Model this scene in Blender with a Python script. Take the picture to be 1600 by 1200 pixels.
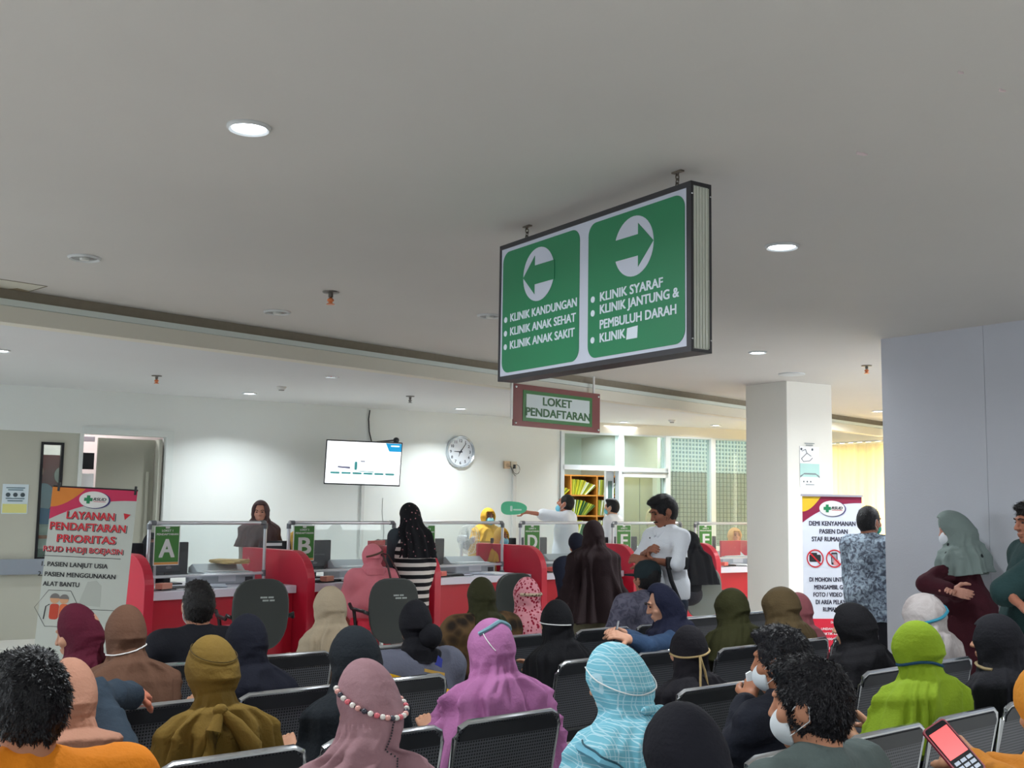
import bpy, bmesh, math, random
import numpy as np
from mathutils import Vector, Matrix
random.seed(7)
PI = math.pi
SC = bpy.context.scene
for _o in list(bpy.data.objects): bpy.data.objects.remove(_o)
COL = SC.collection

# ------------------------------------------------------------------ camera, world, exposure
FPX = 1720.0; PITCH = math.atan(190/FPX); ROLL = 0.0149; HC = 1.6
_fw = Vector((0, math.cos(PITCH), math.sin(PITCH))); _r = Vector((1, 0, 0)); _u = _r.cross(_fw)
_R = _r*math.cos(ROLL)+_u*math.sin(ROLL); _U = -_r*math.sin(ROLL)+_u*math.cos(ROLL)
cam = bpy.data.objects.new('camera', bpy.data.cameras.new('camera')); COL.objects.link(cam)
cam.matrix_world = Matrix(((_R.x, _U.x, -_fw.x, 0), (_R.y, _U.y, -_fw.y, 0), (_R.z, _U.z, -_fw.z, HC), (0, 0, 0, 1)))
cam.data.sensor_width = 36; cam.data.lens = 36*FPX/1600; cam.data.clip_start = 0.05; cam.data.clip_end = 200
SC.camera = cam
def ray(px, py): return _fw*FPX+_R*(px-800)-_U*(py-600)
def atz(px, py, z):
    d = ray(px, py); return d*((z-HC)/d.z)+Vector((0, 0, HC))
def aty(px, py, y):
    d = ray(px, py); return d*(y/d.y)+Vector((0, 0, HC))
SC.view_settings.view_transform = 'Standard'; SC.view_settings.look = 'None'
SC.view_settings.exposure = 0.16; SC.view_settings.gamma = 1.0
try: SC.view_settings.use_curve_mapping = False
except Exception: pass
W = bpy.data.worlds.new('world'); SC.world = W; W.use_nodes = True
W.node_tree.nodes['Background'].inputs[0].default_value = (0.75, 0.86, 1.0, 1)
W.node_tree.nodes['Background'].inputs[1].default_value = 1.0
# light numbers, all in one place
P_NEAR = 34; P_FAR = 26; P_HALL = 44; P_WIN = 900; P_BACK = 60; P_REAR = 210

# ------------------------------------------------------------------ helpers
def lin(c):
    return tuple(((v/255)/12.92 if v/255 <= .04045 else ((v/255+.055)/1.055)**2.4) for v in c)
MATS = {}
def mat(name, rgb, rough=.6, metal=0, noise=0.0, scale=8, bump=0.0, bscale=60, emit=0, alpha=1, trans=0, weave=0, spec=None):
    if name in MATS: return MATS[name]
    m = bpy.data.materials.new(name); m.use_nodes = True; MATS[name] = m
    nt = m.node_tree; b = nt.nodes['Principled BSDF']; c = (*lin(rgb), 1)
    b.inputs['Base Color'].default_value = c; b.inputs['Roughness'].default_value = rough; b.inputs['Metallic'].default_value = metal
    if spec is not None: b.inputs['Specular IOR Level'].default_value = spec
    if emit:
        b.inputs['Emission Color'].default_value = c; b.inputs['Emission Strength'].default_value = emit
    if alpha < 1: b.inputs['Alpha'].default_value = alpha
    if trans: b.inputs['Transmission Weight'].default_value = trans
    tc = nt.nodes.new('ShaderNodeTexCoord')
    if noise:
        n = nt.nodes.new('ShaderNodeTexNoise'); n.inputs['Scale'].default_value = scale; n.inputs['Detail'].default_value = 4
        nt.links.new(tc.outputs['Object'], n.inputs['Vector'])
        r = nt.nodes.new('ShaderNodeMix'); r.data_type = 'RGBA'
        r.inputs[6].default_value = (*[v*(1-noise) for v in c[:3]], 1); r.inputs[7].default_value = (*[min(1, v*(1+noise)) for v in c[:3]], 1)
        nt.links.new(n.outputs['Fac'], r.inputs[0]); nt.links.new(r.outputs[2], b.inputs['Base Color'])
    if bump:
        n = nt.nodes.new('ShaderNodeTexNoise'); n.inputs['Scale'].default_value = bscale; n.inputs['Detail'].default_value = 3
        nt.links.new(tc.outputs['Object'], n.inputs['Vector'])
        u = nt.nodes.new('ShaderNodeBump'); u.inputs['Strength'].default_value = bump; u.inputs['Distance'].default_value = .01
        nt.links.new(n.outputs['Fac'], u.inputs['Height']); nt.links.new(u.outputs[0], b.inputs['Normal'])
    return m
def nodes_of(m): return m.node_tree, m.node_tree.nodes['Principled BSDF']
def cloth(rgb, name=None, noise=.12, rough=.85, sheen=True):
    return mat(name or 'cloth_%d_%d_%d' % rgb, rgb, rough=rough, noise=noise, scale=14, bump=.25, bscale=90, spec=.25)
def ramp_mat(name, tex, cols, rough=.8, setup=None, coord='Object'):
    """tex: node type; cols: list of (pos, rgb); constant ramp"""
    if name in MATS: return MATS[name]
    m = mat(name, cols[0][1], rough); nt, b = nodes_of(m)
    tc = nt.nodes.new('ShaderNodeTexCoord'); t = nt.nodes.new(tex); nt.links.new(tc.outputs[coord], t.inputs['Vector'])
    out = t.outputs['Fac'] if 'Fac' in t.outputs else t.outputs[0]
    if setup: out = setup(nt, t, tc) or out
    r = nt.nodes.new('ShaderNodeValToRGB'); r.color_ramp.interpolation = 'LINEAR'
    e = r.color_ramp.elements
    while len(e) > 1: e.remove(e[-1])
    e[0].position = cols[0][0]; e[0].color = (*lin(cols[0][1]), 1)
    for p, c in cols[1:]:
        q = e.new(p); q.color = (*lin(c), 1)
    nt.links.new(out, r.inputs[0]); nt.links.new(r.outputs[0], b.inputs['Base Color'])
    return m

def link(o, parent=None):
    COL.objects.link(o)
    if parent is not None: o.parent = parent
    return o
def tag(o, label=None, cat=None, group=None, kind=None):
    if label: o['label'] = label
    if cat: o['category'] = cat
    if group: o['group'] = group
    if kind: o['kind'] = kind
    return o
def empty(name, loc=(0, 0, 0), rz=0, label=None, cat=None, group=None, rot=None):
    o = bpy.data.objects.new(name, None); COL.objects.link(o); o.location = loc
    o.rotation_euler = rot if rot else (0, 0, rz); o.empty_display_size = .1
    return tag(o, label, cat, group)
def mesh_obj(name, V, Fc, m, parent=None, smooth=False, loc=None, rz=None):
    me = bpy.data.meshes.new(name); me.from_pydata([tuple(v) for v in V] if not isinstance(V, np.ndarray) else V.tolist(), [], Fc if not isinstance(Fc, np.ndarray) else Fc.tolist())
    if isinstance(m, (list, tuple)):
        for q in m: me.materials.append(q)
    else: me.materials.append(m)
    if smooth: me.shade_smooth()
    o = bpy.data.objects.new(name, me); link(o, parent)
    if loc is not None: o.location = loc
    if rz is not None: o.rotation_euler = (0, 0, rz)
    return o
class B:
    """collects boxes, prisms, tubes, lathes into one mesh"""
    def __init__(s): s.v = []; s.f = []; s.mi = []; s.cur = 0
    def add(s, V, Fc):
        n = len(s.v); s.v += [tuple(p) for p in V]; s.f += [tuple(i+n for i in f) for f in Fc]; s.mi += [s.cur]*len(Fc); return s
    def box(s, x0, x1, y0, y1, z0, z1, M=None):
        P = [Vector((x, y, z)) for z in (z0, z1) for y in (y0, y1) for x in (x0, x1)]
        if M is not None: P = [M @ p for p in P]
        return s.add(P, [(0, 2, 3, 1), (4, 5, 7, 6), (0, 1, 5, 4), (2, 6, 7, 3), (0, 4, 6, 2), (1, 3, 7, 5)])
    def prism(s, pts, y0, y1, axis='y', M=None):
        """pts: 2D outline (x,z), counter-clockwise seen from -Y (front)"""
        n = len(pts)
        if axis == 'y': P = [Vector((x, y0, z)) for x, z in pts]+[Vector((x, y1, z)) for x, z in pts]
        elif axis == 'x': P = [Vector((y0, x, z)) for x, z in pts]+[Vector((y1, x, z)) for x, z in pts]
        else: P = [Vector((x, z, y0)) for x, z in pts]+[Vector((x, z, y1)) for x, z in pts]
        if M is not None: P = [M @ p for p in P]
        return s.add(P, [tuple(range(n)), tuple(range(2*n-1, n-1, -1))]+[(i, n+i, n+(i+1) % n, (i+1) % n) for i in range(n)])
    def tube(s, pts, r, seg=8, closed=False):
        pts = [Vector(p) for p in pts]; n = len(pts); rings = []
        up = Vector((0, 0, 1))
        for i, p in enumerate(pts):
            if closed: t = pts[(i+1) % n]-pts[i-1]
            else: t = pts[min(i+1, n-1)]-pts[max(i-1, 0)]
            t.normalize(); a = t.cross(up if abs(t.z) < .95 else Vector((1, 0, 0))).normalized(); b = a.cross(t)
            rr = r[i] if isinstance(r, (list, tuple)) else r
            rings.append([p+a*rr*math.cos(2*PI*k/seg)+b*rr*math.sin(2*PI*k/seg) for k in range(seg)])
        V = [q for R_ in rings for q in R_]; Fc = []
        for i in range(n if closed else n-1):
            j = (i+1) % n
            for k in range(seg): Fc.append((i*seg+k, j*seg+k, j*seg+(k+1) % seg, i*seg+(k+1) % seg))
        if not closed: Fc += [tuple(range(seg)), tuple((n-1)*seg+k for k in range(seg-1, -1, -1))]
        return s.add(V, Fc)
    def lathe(s, prof, c=(0, 0, 0), seg=24, M=None):
        V = []; n = len(prof)
        for r, z in prof:
            for k in range(seg): V.append(Vector((r*math.cos(2*PI*k/seg), r*math.sin(2*PI*k/seg), z)))
        if M is not None: V = [M @ p for p in V]
        V = [p+Vector(c) for p in V]; Fc = []
        for i in range(n-1):
            for k in range(seg): Fc.append((i*seg+k, i*seg+(k+1) % seg, (i+1)*seg+(k+1) % seg, (i+1)*seg+k))
        if prof[0][0] > 1e-5: Fc.append(tuple(range(seg-1, -1, -1)))
        if prof[-1][0] > 1e-5: Fc.append(tuple((n-1)*seg+k for k in range(seg)))
        return s.add(V, Fc)
    def ell(s, c, r, seg=12, rings=8, M=None):
        prof = [(max(1e-6, math.sin(PI*i/rings)), -math.cos(PI*i/rings)) for i in range(rings+1)]
        V = []
        for a, z in prof:
            for k in range(seg):
                p = Vector((a*math.cos(2*PI*k/seg)*r[0], a*math.sin(2*PI*k/seg)*r[1], z*r[2]))
                if M is not None: p = M @ p
                V.append(p+Vector(c))
        Fc = [(i*seg+k, i*seg+(k+1) % seg, (i+1)*seg+(k+1) % seg, (i+1)*seg+k) for i in range(rings) for k in range(seg)]
        return s.add(V, Fc)
    def build(s, name, m, parent=None, smooth=False, bevel=0, loc=None, rz=None):
        o = mesh_obj(name, s.v, s.f, m, parent, smooth, loc, rz)
        if len(set(s.mi)) > 1: o.data.polygons.foreach_set('material_index', s.mi)
        if bevel:
            md = o.modifiers.new('bevel', 'BEVEL'); md.width = bevel; md.segments = 2; md.limit_method = 'ANGLE'
        if smooth: smooth_angle(o)
        return o
def smooth_angle(o, ang=40):
    try: o.data.set_sharp_from_angle(angle=math.radians(ang))
    except Exception: pass
def rrect(x0, x1, z0, z1, r, seg=6):
    P = []
    for cx, cz, a in ((x1-r, z0+r, -90), (x1-r, z1-r, 0), (x0+r, z1-r, 90), (x0+r, z0+r, 180)):
        for i in range(seg+1):
            t = math.radians(a+90*i/seg); P.append((cx+r*math.cos(t), cz+r*math.sin(t)))
    return P
def disc(cx, cz, r, seg=32, rz=None): return [(cx+r*math.cos(2*PI*i/seg), cz+(rz or r)*math.sin(2*PI*i/seg)) for i in range(seg)]
def text(body, x, y, z, h, m, parent, w=None, align='CENTER', bold=.02, name='lettering', rot=0, shear=0, depth=.0004):
    """writing in the local xz plane of its parent, facing -y; h = cap height, w = total width"""
    cu = bpy.data.curves.new(name, 'FONT'); cu.body = body; cu.align_x = align; cu.align_y = 'CENTER'
    cu.size = h/.729; cu.extrude = depth; cu.resolution_u = 3; cu.shear = shear
    t = bpy.data.objects.new('tmp', cu); COL.objects.link(t)
    me = bpy.data.meshes.new_from_object(t.evaluated_get(bpy.context.evaluated_depsgraph_get()))
    bpy.data.objects.remove(t); bpy.data.curves.remove(cu)
    xs = [v.co.x for v in me.vertices]; ys = [v.co.y for v in me.vertices]
    if not xs: return None
    sx = w/(max(xs)-min(xs)) if w else 1
    cyy = (max(ys)+min(ys))/2
    for v in me.vertices: v.co.x *= sx; v.co.y -= cyy
    if bold:
        V0 = [v.co.copy() for v in me.vertices]; F0 = [tuple(q.vertices) for q in me.polygons]; n0 = len(V0); d = bold*h*.8; VV = []; FF = []
        for k, (ax, az) in enumerate(((-d, -d*.5), (d, -d*.5), (-d, d*.5), (d, d*.5))):
            VV += [(v.x+ax, v.y+az, v.z+k*2e-5) for v in V0]; FF += [tuple(i+n0*k for i in f) for f in F0]
        me = bpy.data.meshes.new(name); me.from_pydata(VV, [], FF)
    me.materials.clear(); me.materials.append(m); me.name = name
    o = bpy.data.objects.new(name, me); link(o, parent); o.location = (x, y, z); o.rotation_euler = (PI/2, rot, 0)
    return o
def structure(o, label=None):
    o['kind'] = 'structure'
    if label: o['label'] = label
    return o

# ------------------------------------------------------------------ signed distance surfaces (bodies, clothes, hair)
class Sdf:
    def __init__(s, lo, hi, h):
        s.lo = np.array(lo, float); s.h = h; n = np.ceil((np.array(hi)-s.lo)/h).astype(int)+1
        s.n = n; s.F = np.full(tuple(n), 1.0); s.ax = [s.lo[i]+h*np.arange(n[i]) for i in range(3)]
    def _sub(s, lo, hi):
        a = np.clip(np.floor((np.array(lo)-s.lo)/s.h).astype(int), 0, s.n-1); b = np.clip(np.ceil((np.array(hi)-s.lo)/s.h).astype(int)+1, 1, s.n)
        if (b <= a).any(): return None
        sl = tuple(slice(a[i], b[i]) for i in range(3))
        return sl, s.ax[0][sl[0]][:, None, None], s.ax[1][sl[1]][None, :, None], s.ax[2][sl[2]][None, None, :]
    def _do(s, d, sl, k, sub):
        A = s.F[sl]
        if sub: d = -d; hh = np.maximum(k-abs(A-d), 0)/k; s.F[sl] = np.maximum(A, d)+hh*hh*k/4
        else: hh = np.maximum(k-abs(A-d), 0)/k; s.F[sl] = np.minimum(A, d)-hh*hh*k/4
    def cap(s, a, b, ra, rb=None, k=.02, sub=False):
        rb = ra if rb is None else rb; a = np.array(a, float); b = np.array(b, float); mr = max(ra, rb)+k+2*s.h
        q = s._sub(np.minimum(a, b)-mr, np.maximum(a, b)+mr)
        if q is None: return s
        sl, X, Y, Z = q; ba = b-a; L = max(ba@ba, 1e-9)
        t = np.clip(((X-a[0])*ba[0]+(Y-a[1])*ba[1]+(Z-a[2])*ba[2])/L, 0, 1)
        d = np.sqrt((X-a[0]-t*ba[0])**2+(Y-a[1]-t*ba[1])**2+(Z-a[2]-t*ba[2])**2)-(ra+(rb-ra)*t)
        s._do(d, sl, k, sub); return s
    def ell(s, c, r, R=None, k=.02, sub=False, clip=None):
        c = np.array(c, float); r = np.array(r, float); mr = r.max()+k+2*s.h if R is not None else r+k+2*s.h
        q = s._sub(c-mr, c+mr)
        if q is None: return s
        sl, X, Y, Z = q; x, y, z = X-c[0], Y-c[1], Z-c[2]
        if R is not None:
            R = np.array(R); x, y, z = (R[0, 0]*x+R[1, 0]*y+R[2, 0]*z, R[0, 1]*x+R[1, 1]*y+R[2, 1]*z, R[0, 2]*x+R[1, 2]*y+R[2, 2]*z)
        k0 = np.sqrt((x/r[0])**2+(y/r[1])**2+(z/r[2])**2); k1 = np.sqrt((x/r[0]**2)**2+(y/r[1]**2)**2+(z/r[2]**2)**2)+1e-9
        d = k0*(k0-1)/k1
        if clip is not None: d = np.maximum(d, clip(x, y, z))
        s._do(d, sl, k, sub); return s
    def disp(s, fn):
        s.F += fn(s.ax[0][:, None, None], s.ax[1][None, :, None], s.ax[2][None, None, :]); return s
    def mesh(s):
        F = s.F; F = np.pad(F, 1, constant_values=1.0); h = s.h; lo = s.lo-h
        S = F < 0; n = np.array(F.shape)-1
        cs = np.zeros(tuple(n), np.int8)
        for i in (0, 1):
            for j in (0, 1):
                for k in (0, 1): cs += S[i:i+n[0], j:j+n[1], k:k+n[2]]
        I, J, K = np.nonzero((cs > 0) & (cs < 8)); idx = np.full(tuple(n), -1, np.int64); idx[I, J, K] = np.arange(len(I))
        P = np.zeros((len(I), 3)); C = np.zeros(len(I))
        for ax in range(3):
            o = [a for a in range(3) if a != ax]
            for u in (0, 1):
                for v in (0, 1):
                    of = [0, 0, 0]; of[o[0]] = u; of[o[1]] = v; a = F[I+of[0], J+of[1], K+of[2]]
                    o2 = list(of); o2[ax] = 1; b = F[I+o2[0], J+o2[1], K+o2[2]]
                    m = (a < 0) != (b < 0); t = np.where(m, a/np.where(m, a-b, 1), 0)
                    p = np.tile(np.array(of, float), (len(I), 1)); p[:, ax] = t; P += p*m[:, None]; C += m
        V = (P/C[:, None]+np.stack([I, J, K], 1))*h+lo; Q = []
        for ax in range(3):
            u, v = (ax+1) % 3, (ax+2) % 3
            sl0 = [slice(1, n[i]) for i in range(3)]; sl0[ax] = slice(0, n[ax]); sl1 = list(sl0); sl1[ax] = slice(1, n[ax]+1)
            A = S[tuple(sl0)]; Bb = S[tuple(sl1)]; E = np.nonzero(A != Bb); e = [E[i]+(0 if i == ax else 1) for i in range(3)]
            def cell(du, dv):
                c = [a.copy() for a in e]; c[u] -= du; c[v] -= dv; return idx[c[0], c[1], c[2]]
            q = np.stack([cell(1, 1), cell(0, 1), cell(0, 0), cell(1, 0)], 1); fl = ~A[E]
            q[fl] = q[fl][:, ::-1]; Q.append(q)
        Q = np.concatenate(Q); return V, Q[(Q >= 0).all(1)]
def join(parts):
    V = []; Q = []; n = 0
    for v, q in parts: V.append(v); Q.append(q+n); n += len(v)
    return np.concatenate(V), np.concatenate(Q)
def rotzx(yaw, pitch=0, rollv=0):
    """yaw about z (+ = to the figure's left), pitch > 0 looks down"""
    return np.array(Matrix.Rotation(yaw, 3, 'Z') @ Matrix.Rotation(-pitch, 3, 'X') @ Matrix.Rotation(rollv, 3, 'Y'))
def ss(a, b, x):
    t = np.clip((x-a)/(b-a), 0, 1); return t*t*(3-2*t)
# ------------------------------------------------------------------ people
SKIN = lambda c: mat('skin_%d_%d_%d' % c, c, .55, noise=.06, scale=20, spec=.35)
def head_mesh(c, R, h=.0065, ears=True, sc=1.0):
    c = np.array(c); P = lambda x, y, z: c+R@np.array([x, y, z])*sc; s_ = lambda *r: np.array(r)*sc
    lo = c-.16*sc; hi = c+.16*sc; lo[2] -= .05
    s = Sdf(lo, hi, h)
    s.ell(P(0, -.012, .022), s_(.074, .094, .096), R); s.ell(P(0, .026, -.042), s_(.058, .062, .074), R, k=.04)
    s.ell(P(0, .066, -.094), s_(.026, .02, .02), R, k=.03)
    s.ell(P(0, .084, .034), s_(.048, .014, .012), R, k=.02)
    for sx in (-1, 1):
        s.ell(P(sx*.031, .1, .012), s_(.018, .017, .012), R, k=.012, sub=True)
        s.ell(P(sx*.045, .062, -.02), s_(.02, .02, .02), R, k=.02)
        if ears: s.ell(P(sx*.078, -.006, -.004), s_(.009, .02, .032), R, k=.01)
    s.cap(P(0, .094, .018), P(0, .113, -.02), .007*sc, .012*sc, k=.015)
    for sx in (-1, 1): s.ell(P(sx*.012, .102, -.024), s_(.008, .01, .008), R, k=.008)
    s.ell(P(0, .092, -.054), s_(.023, .011, .007), R, k=.008); s.ell(P(0, .089, -.067), s_(.02, .011, .008), R, k=.008)
    s.cap(P(0, -.02, -.05), c+np.array([0, -.03, -.19])*sc, .055*sc, .058*sc, k=.03)
    return s.mesh()
def hand_mesh(w, d, nrm, side=1, curl=.4, h=.0048, sc=1.0, spread=.0, curls=None):
    w = np.array(w, float); d = np.array(d, float); d /= np.linalg.norm(d); nrm = np.array(nrm, float); nrm -= d*(nrm@d); nrm /= np.linalg.norm(nrm)
    l = np.cross(d, nrm)*side; s = Sdf(w-.19*sc, w+.19*sc, h)
    for q in (-.026, -.009, .009, .026): s.cap(w+l*q*.6*sc, w+(d*.082+l*q)*sc, .014*sc, .0115*sc, k=.012)
    s.cap(w-d*.05, w+d*.01, .025*sc, .023*sc, k=.02)
    for i, (q, L, rr) in enumerate(((.028, .066, .0092), (.0095, .074, .0096), (-.0095, .069, .0092), (-.027, .054, .0082))):
        p = w+(d*.08+l*q)*sc; a = 0; cc = curls[i] if curls else curl*(1+.08*i)
        for j, seg in enumerate((.45, .31, .24)):
            a += cc*(.75, 1.15, .8)[j]; v = d*math.cos(a)+nrm*math.sin(a)+l*q*spread*10; v /= np.linalg.norm(v)
            p2 = p+v*L*seg*sc; s.cap(p, p2, rr*sc*(1-.08*j), rr*sc*(.93-.1*j), k=.004); p = p2
    p = w+(d*.022+l*.026)*sc
    for j, (L, kx, kn) in enumerate(((.042, .75, .25), (.032, .35, .5), (.026, .1, .6))):
        v = d*(.6+.2*j)+l*kx+nrm*kn*(1 if curls is None else 1); v /= np.linalg.norm(v); p2 = p+v*L*sc
        s.cap(p, p2, (.0135-.0015*j)*sc, (.012-.0015*j)*sc, k=.01); p = p2
    return s.mesh()
def fold_noise(seed, amp, f=26):
    rs = np.random.RandomState(seed); D = rs.randn(5, 3); ph = rs.rand(5)*6
    def fn(X, Y, Z):
        a = 0
        for i in range(5):
            d = D[i]/np.linalg.norm(D[i])*f*(.6+.35*i); a = a+np.sin(d[0]*X+d[1]*Y+d[2]*Z*.6+ph[i]+1.3*np.sin(6*X+5*Z+ph[i]))/(1.5+i)
        return a*amp*.6
    return fn
def crease(seed, amp):
    rs = np.random.RandomState(seed+50); D = rs.randn(4, 3)*np.array([1, 1, 1.3]); ph = rs.rand(4)*6
    def fn(X, Y, Z):
        a = 0
        for i in range(4):
            d = D[i]/np.linalg.norm(D[i])*(13+9*i); w = d[0]*X+d[1]*Y+d[2]*Z+ph[i]+1.6*np.sin(9*X-7*Z+ph[i]*2)+.8*np.sin(17*Y+11*Z); a = a+(abs(np.sin(w))**.6-.7)/(1+.5*i)
        return a*amp
    return fn
def tonp(v): return np.array(v, float)
class Fig:
    """joints of a figure, local frame: facing +y, right hand at +x, z up from the floor"""
    def __init__(s, ztop, pose='sit', sex='f', lean=0.0, side=0.0, hoff=None, wide=None, cover=.012, hy=0, hp=0, hr=0, arms=None, tuck=False, seat=.465):
        s.pose = pose; s.sex = sex; k = 1.0; s.yaw = hy; s.pitch = hp; s.R = rotzx(hy, hp, hr); s.ztop = ztop
        hz = ztop-.12-cover; ty = lean; tx = side
        s.head = tonp((tx, ty, hz)); sw = wide or (.165 if sex == 'f' else .195); s.sw = sw; zs = hz-(.25 if tuck and sex == 'f' else .205 if sex == 'f' else .195); s.tuck = tuck
        s.neck = tonp((tx*.9, ty*.85-.025, zs+.05))
        s.shR = tonp((tx*.85+sw, ty*.8-.02, zs)); s.shL = tonp((tx*.85-sw, ty*.8-.02, zs)); s.chest = tonp((tx*.6, ty*.55-.01, zs-.14))
        if pose == 'sit':
            s.pel = tonp((0, 0, seat+.09)); s.hip = [tonp((x, .02, seat+.07)) for x in (-.09, .09)]
            s.kn = [tonp((x, .43, seat+.06)) for x in (-.11, .11)]; s.an = [tonp((x, .42, .09)) for x in (-.11, .11)]
            q = -.03 if tuck else .04; yq = .1 if tuck else .06; s.elR = tonp((sw+q, ty*.5+yq, zs-.24)); s.elL = tonp((-sw-q, ty*.5+yq, zs-.24))
            s.wrR = tonp((.09, .27, seat+.17)); s.wrL = tonp((-.09, .27, seat+.17))
        else:
            g = ztop/1.62; s.pel = tonp((0, 0, .88*g)); s.hip = [tonp((x, 0, .84*g)) for x in (-.09, .09)]
            s.kn = [tonp((x, .01, .45*g)) for x in (-.1, .1)]; s.an = [tonp((x, -.02, .08)) for x in (-.1, .1)]
            q = -.01 if tuck else .045; s.elR = tonp((sw+q, -.02, zs-.27)); s.elL = tonp((-sw-q, -.02, zs-.27))
            s.wrR = tonp((sw+q-.01, .07, zs-.49)); s.wrL = tonp((-sw-q+.01, .07, zs-.49))
        s.hands = {}
        if arms:
            for key, val in arms.items():
                if key in ('elR', 'elL', 'wrR', 'wrL'): setattr(s, key, tonp(val))
                else: s.hands[key] = val
    def bounds(s):
        P = np.array([s.head, s.shL, s.shR, s.elL, s.elR, s.wrL, s.wrR, s.pel, *s.kn, *s.an]); return P.min(0)-.2, P.max(0)+.2
    def body(s, hh=.008, handh=.006):
        lo, hi = s.bounds(); b = Sdf(lo, hi, .022)
        b.cap(s.neck, s.head-[0, .02, .08], .05, .05); b.cap(s.shL, s.shR, .034, k=.03); b.ell(s.chest, (.11 if s.sex == 'f' else .14, .075, .16), k=.04)
        b.ell(s.pel, (.12, .09, .11), k=.05); b.cap(s.chest, s.pel, .08, .09, k=.04)
        for sh, el, wr in ((s.shL, s.elL, s.wrL), (s.shR, s.elR, s.wrR)):
            b.cap(sh, el, .034, .03, k=.02); b.cap(el, wr, .033, .025, k=.015)
        for i in (0, 1):
            b.cap(s.hip[i], s.kn[i], .075, .052, k=.04); b.cap(s.kn[i], s.an[i], .05, .034, k=.03)
            b.cap(s.an[i]+[0, -.03, -.04], s.an[i]+[0, .12, -.055], .03, .024, k=.03)
        parts = [b.mesh(), head_mesh(s.head, s.R, hh, not s.scarf, .9 if s.scarf else 1.0)]
        for side, el, wr, key in ((1, s.elR, s.wrR, 'hR'), (-1, s.elL, s.wrL, 'hL')):
            f = wr-el; f /= np.linalg.norm(f); o = s.hands.get(key, {})
            parts.append(hand_mesh(wr+f*.015, o.get('d', f), o.get('n', (-side*.6, .1, -.8) if s.pose == 'sit' else (-side, .2, 0)), side*-1 if not o.get('flip') else side, o.get('curl', .35), handh, o.get('sc', .95), curls=o.get('curls')))
        return join(parts)
    def top(s, h=.016, infl=0.0, hem=None, amp=.004, seed=1, sleeve=1.0, loose=0.0, collar=False):
        """shirt or tunic; hem: z of its lower edge"""
        lo, hi = s.bounds(); b = Sdf(lo, hi, h); f = s.sex == 'f'; w = .158 if f else .178
        b.cap(s.shL+[.012, 0, 0], s.shR-[.012, 0, 0], .062+infl, k=.05)
        b.cap(s.neck+[0, 0, -.02], s.neck+[0, .004, .012], .066, .062, k=.03)
        for sh in (s.shL, s.shR): b.cap(s.neck+[0, -.005, -.012], sh+(s.neck-sh)*.15+[0, 0, .008], .055+infl*.5, .05+infl*.5, k=.04)
        b.ell(s.chest, (w+infl, .118+infl, .2), k=.07); b.ell(s.pel+[0, 0, .06], (.165+infl+loose, .13+infl+loose, .16), k=.08)
        b.cap(s.chest, s.pel+[0, 0, .02], .118+infl, .135+infl+loose, k=.06)
        for sh, el, wr in ((s.shL, s.elL, s.wrL), (s.shR, s.elR, s.wrR)):
            b.cap(sh, el, .06+infl*.8, .052+infl, k=.035)
            if sleeve >= 1: b.cap(el, el+(wr-el)*.93, .051+infl, .038+infl*1.2, k=.02)
            elif sleeve > .5: b.cap(el, el+(wr-el)*(sleeve-.5)*2, .051+infl, .045, k=.02)
        if hem is not None and s.pose != 'sit': b.cap(s.pel, (s.pel[0], s.pel[1], hem+.06), .15+loose, .15+loose*1.6, k=.08); b.F = np.maximum(b.F, hem-b.ax[2][None, None, :])
        b.disp(fold_noise(seed, amp)); b.disp(crease(seed, amp*1.2)); return b.mesh()
    def bottom(s, h=.02, r=0.0, skirt=False, seed=3):
        lo, hi = s.bounds(); b = Sdf(lo, hi, h); b.ell(s.pel, (.168, .128, .13), k=.05)
        for i in (0, 1):
            b.cap(s.hip[i], s.kn[i], .09+r, .068+r, k=.04); b.cap(s.kn[i], s.an[i]+[0, 0, .02], .066+r, .052+r, k=.03)
        if skirt:
            if s.pose == 'sit': b.cap((s.kn[0]+s.kn[1])/2, (s.an[0]+s.an[1])/2+[0, 0, .06], .1, .13, k=.1); b.cap(s.pel, (s.kn[0]+s.kn[1])/2, .11, .1, k=.08)
            else: b.cap(s.pel, (s.an[0]+s.an[1])/2+[0, 0, .16], .13, .17, k=.08)
        b.disp(fold_noise(seed, .004)); return b.mesh()
    def shoes(s):
        b = B()
        for i in (0, 1):
            a = s.an[i]; b.ell((a[0], a[1]+.06, .04), (.045, .13, .04), 12, 6)
        return b
    def hair(s, h=.007, style='short', seed=5, bald=False, amp=.0035):
        c = s.head; R = s.R; P = lambda x, y, z: c+R@np.array([x, y, z]); s_ = Sdf(c-.19, c+.19, h)
        s_.ell(P(0, -.016, .012), (.083, .103, .118), R, clip=lambda x, y, z: -(z+.12)-np.clip(y, 0, 1)*.2)
        s_.ell(P(0, .035, .1), (.06, .065, .03), R, k=.03) if style != 'crop' else None
        s_.ell(P(0, .128, -.03), (.078, .083, .098), R, k=.015, sub=True)
        for sx in (-1, 1): s_.ell(P(sx*.085, .01, -.025), (.02, .03, .042), R, k=.01, sub=True)
        s_.ell(P(0, -.05, -.168), (.1, .08, .06), R, k=.02, sub=True)
        if bald: s_.ell(P(.02, -.055, .14), (.035, .035, .028), R, k=.02, sub=True)
        amp = min(amp, .004); rs = np.random.RandomState(seed); D = rs.randn(9, 3)*np.array([1, 1, .7]); ph = rs.rand(9)*6
        def fn(X, Y, Z):
            a = 0
            for i in range(9):
                d = D[i]*(55+22*i); a = a+np.sin(d[0]*X+d[1]*Y+d[2]*Z+ph[i]+2*np.sin(18*X+25*Y+ph[i]))*.5
            return a*amp*.5
        s_.disp(fn); return s_.mesh()
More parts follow.
